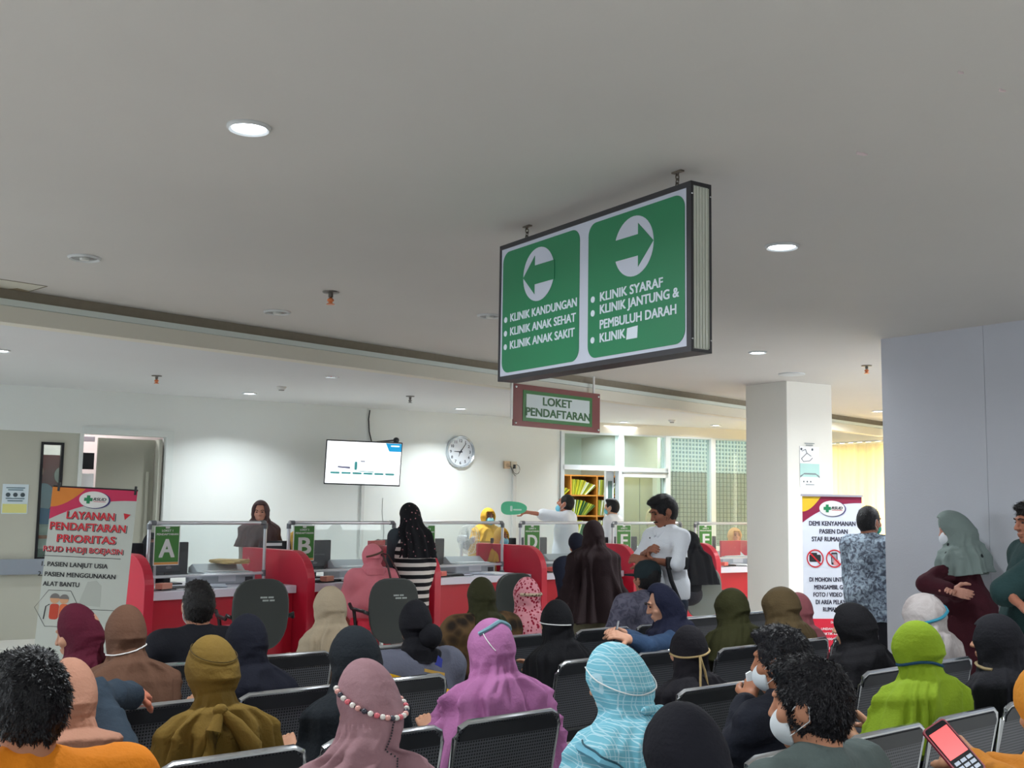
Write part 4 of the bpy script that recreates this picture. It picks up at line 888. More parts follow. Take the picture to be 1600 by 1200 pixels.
# sockets and conduit
s, z = wx(791, 727); so = empty('wall_socket', (*WO, 0), WA, 'beige square wall socket right of the clock', 'socket'); B().box(s-.05, s+.045, -.04, 0, z-.05, z+.06).build('box', mat('socket_beige', (206, 180, 148), .5), so, bevel=.004); B().lathe([(.0001, .004), (.026, .004), (.03, 0)], M=Matrix.Translation((s, -.04, z)) @ Rm, seg=16).build('outlet', mat('socket_beige2', (176, 150, 120), .5), so)
s, z = wx(801, 727); s2 = empty('wall_socket', (*WO, 0), WA, 'white wall socket with black plug above the conduit', 'socket'); B().box(s-.05, s+.05, -.04, 0, z-.045, z+.055).build('box', mat('socket_white', (214, 206, 188), .5), s2, bevel=.004); B().box(s-.012, s+.012, -.07, -.04, z-.05, z+.01).build('plug', BLACKP, s2)
q = B(); P = [(s, -.06, z-.03)]
for t in range(14): a = PI*.9+2*PI*t/13; P.append((s+.035+.06*math.cos(a), -.05, z-.06+.07*math.sin(a)))
q.tube(P, .004, 6); q.tube([(s-.1, -.05, z-.02), (s-.06, -.05, z-.02), (s-.02, -.05, z-.12), (s+.02, -.05, z-.16)], .004, 6); tag(q.build('cable', BLACKP, loc=(*WO, 0), rz=WA, smooth=True), 'looped black cable dangling from the wall sockets', 'cable')
q = B(); q.box(s-.01, s+.05, -.035, 0, .2, z-.05); tag(q.build('wall_conduit', mat('duct_white', (206, 208, 204)), loc=(*WO, 0), rz=WA), 'vertical white conduit below the wall sockets', 'duct')

# ------------------------------------------------------------------ registration counter
G = [(-3.2, 9.68), (-2.03, 10.9), (-.88, 12.05), (.3, 13.2), (1.5, 14.22), (2.72, 15.12), (4.0, 16.0)]
ZT, ZB = .80, .725
def gframe(i):
    a, c = Vector(G[i]), Vector(G[i+1]); return a, math.atan2(c.y-a.y, c.x-a.x), (c-a).length
def divider(i, label):
    a, ang, L = gframe(min(i, 5)); p = Vector(G[i])
    if 0 < i < 6: ang = (gframe(i-1)[1]+gframe(i)[1])/2
    d_ = empty('counter_divider', (p.x, p.y, 0), ang, label, 'divider', 'red dividers between the counter stations'); T = .045; y0, y1, zt, r = -.17, 1.0, 1.13, .3
    P = [(y1, .0), (y1, zt)]+[(y0+r-r*math.sin(PI/2*t/10), zt-r+r*math.cos(PI/2*t/10)) for t in range(11)]+[(y0, 0)]
    B().prism(P, -T, T, 'x').build('panel', REDM, d_, bevel=.006)
    for s in (-1, 1):
        q = B(); q.ell((s*T, y1-.12, zt-.11), (.004, .014, .014), 10, 6); q.ell((s*T, y1-.12, zt-.17), (.004, .014, .014), 10, 6); q.build('cap_screws', mat('red_cap', (230, 110, 120), .4), d_, smooth=True)
LET = 'ABCDEF'
names = ['left end of station A', 'between stations A and B', 'between stations B and C', 'between stations C and D', 'between stations D and E', 'between stations E and F', 'right end of station F']
for i in range(7): divider(i, 'red rounded partition at the '+names[i] if i in (0, 6) else 'red rounded partition standing '+names[i])
def rbox(b, x0, x1, y0, y1, z0, z1): return b.box(x0, x1, y0, y1, z0, z1)
SH_RED = mat('panel_dark_red', (150, 26, 40), .4)
def station(i):
    a, ang, L = gframe(i); n = LET[i]; x0, x1 = .05, L-.05
    c = empty('counter_desk', (a.x, a.y, 0), ang, 'white topped red counter desk of station %s' % n, 'counter', None)
    B().box(x0, x1, 0, 1.05, ZB, ZT).build('worktop', DESKW, c, bevel=.006); B().box(x0, x1, .06, .1, .02, ZB).build('front_panel', REDD, c); B().box(x0, x1, .1, .14, 0, .08).build('plinth', BLACKP, c)
    B().box(x0, x0+.02, .1, 1.03, 0, ZB).build('side_panel', REDD, c); B().box(x1-.02, x1, .1, 1.03, 0, ZB).build('side_panel', REDD, c)
    # clear screen in a pipe frame
    s = empty('sneeze_screen', (a.x, a.y, 0), ang, 'clear plastic screen in a silver pipe frame on station %s' % n, 'screen'); fx0, fx1, fy, zt, zb = (.25 if i == 0 else .07), L-.2, .35, 1.395, .905
    q = B(); q.tube([(fx0, fy, zt), (fx1, fy, zt)], .019, 10); q.tube([(fx0, fy, zb), (fx1, fy, zb)], .014, 10); q.tube([(fx0, fy, ZT), (fx0, fy, zt)], .017, 10); q.tube([(fx1, fy, ZT), (fx1, fy, zt)], .017, 10); q.tube([(fx0+.1, fy+.05, ZT), (fx0+.1, fy+.05, zb+.1)], .012, 8)
    q.build('pipe_frame', PIPE, s, smooth=True); q = B()
    for x in (fx0, fx1):
        d = 1 if x == fx0 else -1; B().tube([(x, fy, zt-.06), (x, fy, zt-.015), (x+d*.015, fy, zt), (x+d*.06, fy, zt)], .024, 10).build('elbow_joint', ELBOW, s, smooth=True); B().tube([(x, fy, zb-.03), (x, fy, zb+.03)], .022, 10).build('tee_joint', ELBOW, s, smooth=True); B().tube([(x, fy, ZT), (x, fy, ZT+.035)], .028, 10).build('foot_joint', ELBOW, s, smooth=True)
    B().box(fx0+.02, fx1-.02, fy+.001, fy+.004, zb, zt-.01).build('clear_sheet', ACRYL, s)
    # letter plate
    w, h = .255, .36; lx = fx0+.165; lz = zt-.025
    l = empty('letter_plate', (a.x+math.cos(ang)*lx-math.sin(ang)*(fy-.05), a.y+math.sin(ang)*lx+math.cos(ang)*(fy-.05), lz), ang, 'green hanging counter plate with the big letter %s' % n, 'sign')
    B().box(-w/2, w/2, .018, .024, -h, 0).build('card', PAPER, l); B().box(-w/2+.008, w/2-.008, .015, .018, -h+.03, -.008).build('green_field', GREEN2, l); B().box(-w/2+.008, w/2-.008, .015, .018, -h+.008, -h+.028).build('orange_strip', mat('orange_strip', (226, 160, 80), .5), l)
    B().prism(rrect(-.022, .022, -.026, -.006, .009, 4), .0125, .015).build('crest', mat('crest_white', (222, 228, 226), .5), l); tw = mat('plate_letter', (222, 228, 228), .5)
    text('LOKET %d' % (i+1), 0, .013, -.045, .019, tw, l, .11, bold=.06); text('PENDAFTARAN', 0, .013, -.078, .018, tw, l, w*.84, bold=.06); text(n, 0, .013, -.205, .17, tw, l, .145 if n not in 'EF' else .115, bold=.055)
    # monitors
    def monitor(x, y, z, w, h, label, rz=.0):
        m = empty('monitor', (a.x+math.cos(ang)*x-math.sin(ang)*y, a.y+math.sin(ang)*x+math.cos(ang)*y, 0), ang+rz, label, 'monitor')
        B().box(-w/2, w/2, 0, .035, z, z+h).build('back_shell', mat('monitor_back', (40, 42, 48), .45), m, bevel=.008); B().box(-w/2+.008, w/2-.008, .035, .037, z+.01, z+h-.01).build('display', mat('display_dark', (24, 28, 36), .15), m)
        B().box(-w*.3, w*.3, -.025, 0, z+.04, z+h*.55).build('back_bulge', mat('monitor_back2', (52, 52, 60), .5), m, bevel=.012); B().box(-.03, .03, -.01, .02, ZT+.01, z+.06).build('stand', BLACKP, m); B().box(-.12, .12, -.09, .1, ZT, ZT+.014).build('foot', BLACKP, m, bevel=.004)
        B().prism(disc(0, z+h*.27, .028, 16, .014), -.0275, -.025).build('emblem', mat('emblem_grey', (120, 112, 118), .4), m); return m
    monitor(.70, .80, .87, .42, .33, 'black monitor seen from behind the letter %s plate' % n, -.08)
    m = monitor(.33, .96, .94, .38, .25, 'black monitor peeking over the partition left of the letter %s plate' % n, -.1); B().box(-.13, .05, -.028, -.025, 1.14, 1.17).build('white_label', PAPER, m)
    # printer with papers
    p = empty('printer', (a.x+math.cos(ang)*(L-.5)-math.sin(ang)*.62, a.y+math.sin(ang)*(L-.5)+math.cos(ang)*.62, ZT), ang-.12, 'grey flat printer with a paper tray on station %s' % n, 'printer')
    q = B(); q.prism([(-.2, 0), (.2, 0), (.2, .1), (.12, .14), (-.14, .14), (-.2, .1)], -.32, .26, 'x') if False else q.box(-.3, .27, -.18, .18, 0, .1); q.build('body', GREYP, p, bevel=.015)
    q = B(); q.prism([(-.19, .1), (.19, .1), (.19, .15), (.1, .19), (-.02, .12), (-.19, .12)], -.27, .24, 'x'); q.build('top_tray', mat('grey_plastic_light', (188, 194, 200), .4), p, bevel=.006)
    B().box(-.2, .2, -.17, .05, .122, .128).build('paper_sheet', PAPER, p); B().box(-.12, .06, -.184, -.18, .03, .085).build('label_panel', mat('label_pale', (206, 208, 214), .5), p); B().box(.16, .24, -.184, -.18, .02, .07).build('socket_panel', DARKP, p)
    # loose papers, keyboard, pens
    def at(x, y, z=ZT): return (a.x+math.cos(ang)*x-math.sin(ang)*y, a.y+math.sin(ang)*x+math.cos(ang)*y, z)
    kb = empty('keyboard', at(.47, .2), ang+.1, 'black keyboard lying on the desk of station %s' % n, 'keyboard'); B().box(-.2, .2, -.06, .06, .001, .02).build('base', BLACKP, kb, bevel=.003); q = B()
    for r_ in range(4):
        for c_ in range(14): q.box(-.19+c_*.0272, -.168+c_*.0272, -.05+r_*.026, -.029+r_*.026, .02, .025)
    tag(q.build('keys', DARKP, kb), kind='stuff')
    rn = random.Random(i*7+1)
    for k in range(4):
        x = .3+rn.random()*(L-.75); y = .1+rn.random()*.16; tag(B().box(-.105, .105, -.148, .148, .001, .003+.004*k).build('paper_stack', PAPER if k % 2 else mat('paper_bluish', (214, 222, 236), .8), loc=at(x, y+.06, ZT+.002*k), rz=ang+rn.uniform(-.6, .6)), 'white paper sheets scattered on the desk of station %s' % n, 'papers', 'papers on station %s' % n)
    bx = rn.choice(((214, 150, 130), (196, 170, 120), (226, 120, 110))); tag(B().box(-.07, .07, -.04, .04, 0, .05).build('stamp_box', mat('box_%d' % bx[1], bx, .6), loc=at(.3+.1*(i % 2), .13, ZT+.015), rz=ang+.4, bevel=.004), 'small %s box beside the keyboard of station %s' % ('tan' if bx[1] == 170 else 'pink', n), 'box')
    q = B(); q.tube([(0, 0, .008), (.08, .02, .006), (.16, -.02, .006), (.24, .03, .006)], .003, 6); tag(q.build('cable', BLACKP, loc=at(.55, .1, ZT), rz=ang, smooth=True), 'thin black cable curling on the desk of station %s' % n, 'cable')
for i in range(6): station(i)
a, ang, L = gframe(0); q = B()
for k, c_ in enumerate(((206, 170, 110), (226, 196, 130), (214, 180, 120))):
    e_ = B().box(-.12, .12, -.16, .16, 0, .012).build('envelope', mat('manila_%d' % k, c_, .8), loc=(a.x+math.cos(ang)*(L-.3)-math.sin(ang)*.36, a.y+math.sin(ang)*(L-.3)+math.cos(ang)*.36, ZT+.19+.014*k), rz=ang+.3*k); e_.location.z = ZT+.192+.013*k
    e_.location.x = a.x+math.cos(ang)*(L-.42)-math.sin(ang)*.62; e_.location.y = a.y+math.sin(ang)*(L-.42)+math.cos(ang)*.62; e_.rotation_euler[0] = 0; tag(e_, 'tan manila envelope lying on the printer of station A', 'envelope', 'envelopes on the printer of station A')
# red low screens behind stations C, D, E, F
for i, (u0, v0, u1, v1, Y) in enumerate(((747, 850, 779, 880, 13.5), (886, 846, 901, 880, 14.8), (1127, 845, 1157, 880, 16.0), (578, 845, 602, 865, 12.4))):
    A1 = aty(u0, v0, Y); C1 = aty(u1, v0, Y+.3); z0 = .8; an = math.atan2(C1.y-A1.y, C1.x-A1.x); W_ = (C1-A1).length
    s = empty('red_desk_screen', (A1.x, A1.y, 0), an, 'small red square desk screen behind station %s' % 'CDFB'[i], 'screen'); B().box(0, W_, 0, .03, .02, A1.z).build('board', REDM, s, bevel=.003)
    B().ell((W_*.7, -.002, A1.z-.1), (.012, .004, .012), 8, 6).build('cap_screw', mat('red_cap', (230, 110, 120)), s)
# staff desk behind, to carry fan
def fan():
    p = aty(733, 843, 14.0); f = empty('desk_fan', (p.x, p.y, 0), math.radians(60), 'white round desk fan behind the letter C screen', 'fan'); Rf = Matrix.Translation((0, 0, p.z)) @ Matrix.Rotation(PI/2, 4, 'X')
    q = B(); WG = mat('fan_white', (230, 232, 232), .4)
    for r_, y in ((.19, 0), (.175, .05), (.175, -.05)): q.tube([(r_*math.cos(2*PI*k/28), y, p.z+r_*math.sin(2*PI*k/28)) for k in range(28)], .003, 5, True)
    for k in range(28):
        a = 2*PI*k/28; c, s = math.cos(a), math.sin(a); q.tube([(.04*c, -.08, p.z+.04*s), (.175*c, -.05, p.z+.175*s), (.19*c, 0, p.z+.19*s), (.175*c, .05, p.z+.175*s), (.04*c, .07, p.z+.04*s)], .0014, 4)
    q.build('guard', WG, f, smooth=True)
    for k in range(3):
        a = 2*PI*k/3; M = Matrix.Rotation(a, 4, 'Y'); q = B(); q.prism([(.02, -.02), (.08, -.07), (.145, -.05), (.14, .03), (.07, .04), (.02, .02)], -.004, .004, M=Matrix.Translation((0, 0, p.z)) @ M @ Matrix.Rotation(.4, 4, 'X')); q.build('blade', mat('fan_blade', (200, 214, 220), .3, alpha=.8), f)
    B().lathe([(.045, -.02), (.055, -.09), (.05, -.15), (.0001, -.18)], M=Rf, seg=20).build('motor', WG, f, smooth=True); B().ell((0, -.07, p.z), (.035, .02, .035)).build('hub', WG, f, smooth=True)
    q = B(); q.tube([(0, .1, p.z), (0, .12, .82)], .02); q.lathe([(.1, .77), (.1, .8), (.03, .82), (.0001, .82)], c=(0, .12, 0)); q.build('stand', WG, f, smooth=True)
    tag(B().box(-.2, .2, -.2, .25, 0, .77).build('side_cabinet', mat('white_cabinet', (214, 216, 216), .5), loc=(p.x, p.y, 0), rz=math.radians(45)), 'white side cabinet carrying the desk fan behind station C', 'cabinet')
fan()
# ------------------------------------------------------------------ banners
def banner_logo(root, x, z, k=1.0, w=.16):
    LO = mat('logo_white', (232, 230, 226), .5); NV = mat('logo_navy', (58, 50, 110), .5)
    plate('logo_shadow', disc(x+.004*k, z-.003*k, w/2*1.03, 36, w*.29), -.003, -.001, NV, root); plate('logo_oval', disc(x-.003*k, z, w/2*.98, 36, w*.28), -.0045, -.003, LO, root)
    c = mat('cross_green', (20, 130, 80), .5); s = w*.055; t = w*.14; cx_ = x-w*.2; plate('logo_cross', [(cx_-s, z-t), (cx_+s, z-t), (cx_+s, z-s), (cx_+t, z-s), (cx_+t, z+s), (cx_+s, z+s), (cx_+s, z+t), (cx_-s, z+t), (cx_-s, z+s), (cx_-t, z+s), (cx_-t, z-s), (cx_-s, z-s)], -.006, -.0045, c, root)
    text('RSUD', x+w*.17, -.0055, z+w*.02, w*.1, mat('logo_ink', (40, 36, 40), .5), root, w*.42, bold=.06, shear=.25); plate('logo_line', [(x-w*.02, z-w*.07), (x+w*.38, z-w*.07), (x+w*.38, z-w*.055), (x-w*.02, z-w*.055)], -.006, -.0045, mat('logo_red', (196, 50, 60), .5), root)
RED1 = mat('print_red', (206, 30, 44), .55); INK = mat('print_black', (34, 34, 38), .6)
Yb = 8.3; pT = aty(149, 764, Yb); BW, BH = .62, 1.62; K = BW/605.
b1 = empty('standing_banner', (pT.x, pT.y, pT.z), math.radians(3), 'grey white leaning banner with red heading and two old people printed on it', 'banner'); b1.rotation_euler = (math.radians(-3), math.radians(2.2), math.radians(5))
bx_ = lambda x: (x-412)*K
bz_ = lambda y: -(y-66)*K
BGR = mat('banner_grey', (196, 200, 192), .6, noise=.03, scale=3)
b10 = b1; b1 = B().box(-BW/2, BW/2, 0, .003, -BH, 0).build('sheet', BGR, b10)
def curve_pts(f, xa, xb, n=14): return [(xa+(xb-xa)*i/n, f((i)/n)) for i in range(n+1)]
plate('magenta_swoosh', [(-BW/2, 0), (-BW/2, bz_(300))]+[(-BW/2+BW*t, bz_(300)+(bz_(140)-bz_(300))*(1-(1-t)**2.2)) for t in [i/14 for i in range(1, 15)]]+[(BW/2, 0)], -.0012, 0, mat('print_magenta', (204, 34, 84), .5), b1)
plate('orange_swoosh', [(-BW/2, 0), (-BW/2, bz_(210))]+[(-BW/2+BW*.39*t, bz_(210)+(-bz_(210)-.0)*(t**1.8)*.98) for t in [i/12 for i in range(1, 13)]], -.002, -.0012, mat('print_orange', (222, 130, 36), .5), b1)
banner_logo(b1, bx_(415), bz_(145), 1.1, .22)
def line1(t, y, x0, x1, h, m, o=True, bold=.06):
    c = (bx_(x0)+bx_(x1))/2; w = bx_(x1)-bx_(x0)
    if o:
        text(t, c+.006, -.0012, bz_(y)-.005, h, INK, b1, w*1.005, bold=bold+.02, name='lettering_shadow', depth=.0003); text(t, c, -.0022, bz_(y), h, PAPER, b1, w*1.005, bold=bold+.03, name='lettering_outline', depth=.0003)
    text(t, c, -.0034, bz_(y), h, m, b1, w, bold=bold)
line1('LAYANAN', 262, 232, 570, .056, RED1); line1('PENDAFTARAN', 345, 124, 658, .056, RED1); line1('PRIORITAS', 432, 180, 592, .056, RED1); line1('RSUD HADJI BOEJASIN', 517, 96, 652, .040, RED1, bold=.03)
plate('red_triangle', [(bx_(645), bz_(280)), (bx_(683), bz_(240)), (bx_(632), bz_(232))], -.002, 0, RED1, b1); plate('rule_line', [(bx_(96), bz_(564)), (bx_(645), bz_(564)), (bx_(645), bz_(560)), (bx_(96), bz_(560))], -.0015, 0, INK, b1)
line1('1. PASIEN LANJUT USIA', 625, 92, 555, .034, INK, False, .04); line1('2. PASIEN MENGGUNAKAN', 692, 80, 622, .034, INK, False, .04); line1('ALAT BANTU', 760, 122, 375, .034, INK, False, .04)
hx = [(bx_(80), bz_(930)), (bx_(165), bz_(805)), (bx_(320), bz_(805)), (bx_(395), bz_(930)), (bx_(320), bz_(1060)), (bx_(165), bz_(1060))]
q = B(); q.tube([(x, -.001, z) for x, z in hx], .0018, 4, True); q.tube([(bx_(372), -.001, bz_(930)), (bx_(640), -.001, bz_(930))], .0018, 4); q.tube([(bx_(440), -.001, bz_(1080)), (bx_(600), -.001, bz_(1080))], .0018, 4); q.build('print_outline', INK, b1)
for (x, y, r, c_, y2) in ((215, 865, .034, (214, 160, 120), 0), (280, 868, .032, (214, 160, 120), 0)):
    plate('printed_head', disc(bx_(x), bz_(y), r, 20), -.0022, -.001, mat('print_skin', c_, .6), b1); plate('printed_hair', [(bx_(x)+r*1.05*math.cos(t), bz_(y)+r*1.05*math.sin(t)+.004) for t in [PI*i/10 for i in range(11)]], -.003, -.0022, mat('print_hair', (120, 116, 112), .6), b1)
for (x, c_) in ((218, (196, 66, 40)), (285, (226, 110, 60))): plate('printed_body', rrect(bx_(x-32), bx_(x+32), bz_(1010), bz_(900), .02, 4), -.0016, -.0006, mat('print_body_%d' % c_[0], c_, .6), b1)
q = B(); q.tube([(bx_(182), -.002, bz_(905)), (bx_(158), -.002, bz_(920)), (bx_(150), -.002, bz_(1010))], .004, 5); q.build('printed_stick', INK, b1)
plate('printed_portrait', [(bx_(380), bz_(900)), (bx_(535), bz_(910)), (bx_(530), bz_(760)), (bx_(490), bz_(725)), (bx_(430), bz_(735))], -.0008, 0, mat('print_faint', (180, 184, 176), .6), b1)
for k, w_ in enumerate((30, 36, 30)): text('NORMAL' if k == 1 else 'UMUR', bx_(455), -.0018, bz_(1105+k*30), .016, INK, b1, w_*2*K, bold=.03) if k < 2 else plate('print_bar', rrect(bx_(425), bx_(485), bz_(1170), bz_(1160), .002, 2), -.0015, 0, INK, b1)
b1 = b10; q = B(); q.tube([(-BW/2, .012, .004), (BW/2, .012, .004)], .008); q.tube([(-BW/2, .01, -BH), (BW/2, .01, -BH)], .008); q.tube([(0, .02, 0), (0, .08, -BH+.05)], .01); q.tube([(-.2, .2, -pT.z+.02), (0, .03, -1.2), (.2, .2, -pT.z+.02)], .009); q.tube([(-.2, -.02, -pT.z+.02), (0, .03, -1.0), (.2, -.02, -pT.z+.02)], .009); q.build('stand', BLACKP, b1)
for x in (-BW/2+.045, BW/2-.015): B().box(x-.008, x+.008, -.006, .012, -.03, .035).build('clip', BLACKP, b1)
# right roll-up banner
Yr = 10.15; pT = aty(1300, 776, Yr); RW = .575; RH = 1.6; K2 = RW/320.
b2 = empty('rollup_banner', (pT.x, pT.y, pT.z), math.radians(8), 'white and red roll-up banner forbidding photos, beside the column', 'banner')
rx_ = lambda x: (x-245)*K2
rz_ = lambda y: -(y-337)*K2
b20 = b2; b2 = B().box(-RW/2, RW/2, 0, .003, -RH, 0).build('sheet', mat('banner_white', (226, 230, 240), .5), b20); MARN = mat('banner_maroon', (142, 22, 62), .5)
plate('maroon_swoosh', [(-RW/2, 0), (-RW/2, rz_(470))]+[(-RW/2+RW*t, rz_(470)+(rz_(368)-rz_(470))*(1-(1-t)**2.4)) for t in [i/14 for i in range(1, 15)]]+[(RW/2, 0)], -.0012, 0, MARN, b2)
plate('yellow_swoosh', [(-RW/2, 0), (-RW/2, rz_(415))]+[(-RW/2+RW*.31*t, rz_(415)-rz_(415)*(t**1.8)*.98) for t in [i/12 for i in range(1, 13)]], -.002, -.0012, mat('banner_yellow', (226, 186, 40), .5), b2)
banner_logo(b2, rx_(245), rz_(397), 1, .25); NAV = mat('banner_ink', (44, 42, 62), .5)
def line2(t, y, x0, x1, h, m=NAV, bold=.05): text(t, (rx_(x0)+rx_(x1))/2, -.0012, rz_(y), h, m, b2, rx_(x1)-rx_(x0), bold=bold)
line2('DEMI KENYAMANAN', 473, 120, 368, .042); line2('PASIEN DAN', 513, 175, 325, .042); line2('STAF RUMAH SAKIT', 552, 133, 372, .042)
for cx0, kind in ((149, 'camera'), (252, 'phone'), (352, 'recorder')):
    x, z = rx_(cx0), rz_(650); r = .082; ring = B(); n = 36
    V = [];
    for k in range(n): a = 2*PI*k/n; V += [(x+r*math.cos(a), -.003, z+r*math.sin(a)), (x+r*.86*math.cos(a), -.003, z+r*.86*math.sin(a))]
    F_ = [(2*k, 2*k+1, (2*k+3) % (2*n), (2*k+2) % (2*n)) for k in range(n)]; ring.add(V, F_)
    if kind == 'camera': plate('camera_icon', rrect(x-.055, x+.055, z-.03, z+.035, .012, 4), -.0012, 0, INK, b2); plate('camera_icon_top', rrect(x-.035, x+.02, z+.03, z+.052, .006, 3), -.0012, 0, INK, b2)
    elif kind == 'phone': plate('phone_icon', rrect(x-.03, x+.03, z-.055, z+.055, .01, 4), -.0012, 0, INK, b2); plate('phone_screen_icon', [(x-.022, z-.035), (x+.022, z-.035), (x+.022, z+.04), (x-.022, z+.04)], -.0018, -.0012, mat('icon_grey', (170, 160, 170), .5), b2); plate('hand_icon', rrect(x-.01, x+.05, z-.06, z-.01, .018, 4), -.0022, -.0018, mat('icon_pink', (226, 150, 150), .5), b2)
    else: plate('recorder_icon', rrect(x-.03, x+.03, z-.04, z+.04, .01, 4), -.0012, 0, INK, b2)
    d = r*.63; ring.add([(x-d-.005, -.0032, z+d-.005), (x-d+.005, -.0032, z+d+.005), (x+d+.005, -.0032, z-d+.005), (x+d-.005, -.0032, z-d-.005)], [(0, 3, 2, 1)]); ring.build('prohibition_ring', RED1, b2)
for t, y, x0, x1 in (('DI MOHON UNTUK TIDAK', 755, 117, 395), ('MENGAMBIL GAMBAR', 793, 142, 370), ('FOTO / VIDEO / SUARA', 830, 137, 385), ('DI AREA PELAYANAN', 867, 150, 372), ('RUMAH SAKIT', 903, 187, 330)): line2(t, y, x0, x1, .04)
plate('red_block', [(-RW/2+.02, rz_(1170)), (RW/2-.02, rz_(1170)), (RW/2-.02, rz_(950)), (-RW/2+.02, rz_(950))], -.0012, 0, mat('banner_red', (226, 34, 62), .5), b2)
for t, y, x0, x1 in (('DASAR HUKUM', 967, 228, 320), ('UNDANG-UNDANG', 1000, 176, 330), ('PRAKTIK KEDOKTERAN', 1024, 165, 360), ('NO. 29/2004 PASAL 48', 1050, 122, 345), ('UNDANG-UNDANG', 1095, 186, 330), ('ITE', 1120, 200, 260), ('36/1999', 1142, 190, 270)):
    text(t, (rx_(x0)+rx_(x1))/2, -.0024, rz_(y), .021, PAPER, b2, rx_(x1)-rx_(x0), bold=.03)
b2 = b20; B().box(-RW/2-.01, RW/2+.01, -.012, .012, 0, .02).build('top_rail', mat('rail_silver', (190, 186, 196), .3, metal=.5), b2); q = B(); zb = -pT.z; q.box(-RW/2-.02, RW/2+.02, -.06, .06, zb+.0, zb+.1); q.build('cassette', mat('rail_silver', (190, 186, 196)), b2, bevel=.01)
if pT.z > RH+.1: B().box(-RW/2, RW/2, 0, .003, zb+.09, -RH).build('lower_sheet', mat('banner_white', (226, 230, 240)), b2)
q = B(); q.tube([(0, .03, zb+.05), (0, .01, 0)], .008); q.build('pole', BLACKP, b2)

# ------------------------------------------------------------------ waiting benches
PERF = mat('perforated_steel', (58, 61, 66), .38, metal=.35); nt, bb = nodes_of(PERF)
tc = nt.nodes.new('ShaderNodeTexCoord'); vm = nt.nodes.new('ShaderNodeVectorMath'); vm.operation = 'MULTIPLY'; vm.inputs[1].default_value = (80, 0, 80); nt.links.new(tc.outputs['UV'], vm.inputs[0])
vf = nt.nodes.new('ShaderNodeVectorMath'); vf.operation = 'FRACTION'; nt.links.new(vm.outputs[0], vf.inputs[0]); vs = nt.nodes.new('ShaderNodeVectorMath'); vs.operation = 'DISTANCE'; vs.inputs[1].default_value = (.5, 0, .5); nt.links.new(vf.outputs[0], vs.inputs[0])
lt = nt.nodes.new('ShaderNodeMath'); lt.operation = 'LESS_THAN'; lt.inputs[1].default_value = .3; nt.links.new(vs.outputs['Value'], lt.inputs[0])
mxx = nt.nodes.new('ShaderNodeMix'); mxx.data_type = 'RGBA'; mxx.inputs[6].default_value = (*lin((96, 98, 104)), 1); mxx.inputs[7].default_value = (*lin((22, 23, 26)), 1); nt.links.new(lt.outputs[0], mxx.inputs[0]); nt.links.new(mxx.outputs[2], bb.inputs['Base Color'])
SOLID = mat('dark_steel', (50, 52, 56), .35, metal=.4)
def uv_from_xz(me, axis=(0, 2)):
    uvl = me.uv_layers.new(name='UVMap')
    co = np.zeros(len(me.vertices)*3); me.vertices.foreach_get('co', co); co = co.reshape(-1, 3); li = np.zeros(len(me.loops), int); me.loops.foreach_get('vertex_index', li)
    uv = co[li][:, list(axis)]; uvl.data.foreach_set('uv', uv.ravel())
# the texture reads UV (u, v, 0): route v to z
cmb = nt.nodes.new('ShaderNodeSeparateXYZ'); cm2 = nt.nodes.new('ShaderNodeCombineXYZ'); nt.links.new(tc.outputs['UV'], cmb.inputs[0]); nt.links.new(cmb.outputs[0], cm2.inputs[0]); nt.links.new(cmb.outputs[1], cm2.inputs[2]); nt.links.new(cm2.outputs[0], vm.inputs[0])
RK = Matrix.Translation((0, 0, .45)) @ Matrix.Rotation(math.radians(12), 4, 'X') @ Matrix.Translation((0, 0, -.45))
SWD = .525
def mk_seat():
    out = {}
    q = B(); w = SWD/2; RKb = Matrix.Translation((0, .075, 0)) @ RK
    q.prism(rrect(-w+.012, w-.012, .45, .80, .05, 5), -.006, .006, M=RKb); o_ = q.build('backrest', PERF); uv_from_xz(o_.data); out['backrest'] = o_.data; bpy.data.objects.remove(o_)
    q = B(); q.prism([(-w+.02, .735), (w-.02, .735), (w-.02, .76), (w-.05, .79), (-w+.05, .79), (-w+.02, .76)], -.011, -.0065, M=RKb); o_ = q.build('top_band', SOLID); out['top_band'] = o_.data; bpy.data.objects.remove(o_)
    q = B(); P = [(-w+.005, 0, .43), (-w+.005, 0, .745), (-w+.02, 0, .785), (-w+.055, 0, .803), (w-.055, 0, .803), (w-.02, 0, .785), (w-.005, 0, .745), (w-.005, 0, .43)]
    P = [RKb @ Vector(p) for p in P]; P = [Vector((-w+.005, .48, .42)), Vector((-w+.005, .16, .405))]+P+[Vector((w-.005, .16, .405)), Vector((w-.005, .48, .42))]; q.tube(P, .0105, 8); o_ = q.build('tube_frame', CHROME, smooth=True); out['tube_frame'] = o_.data; bpy.data.objects.remove(o_)
    q = B(); V = []; nn = 10
    prof = [(.12, .44), (.16, .415), (.3, .405), (.42, .425), (.5, .44), (.53, .425)]
    for y, z in prof: V += [(-w+.015, y, z), (w-.015, y, z)]
    for y, z in prof: V += [(-w+.015, y, z-.012), (w-.015, y, z-.012)]
    n = len(prof); F_ = [(2*k, 2*k+1, 2*k+3, 2*k+2) for k in range(n-1)]+[(2*n+2*k, 2*n+2*k+2, 2*n+2*k+3, 2*n+2*k+1) for k in range(n-1)]+[(0, 2*n, 2*n+1, 1), (2*n-2, 2*n-1, 4*n-1, 4*n-2)]+[(2*k, 2*k+2, 2*n+2*k+2, 2*n+2*k) for k in range(n-1)]+[(2*k+1, 2*n+2*k+1, 2*n+2*k+3, 2*k+3) for k in range(n-1)]
    q.add(V, F_); o_ = q.build('seat_pan', PERF); uv_from_xz(o_.data, (0, 1)); out['seat_pan'] = o_.data; bpy.data.objects.remove(o_)
    return out
SEATM = mk_seat()
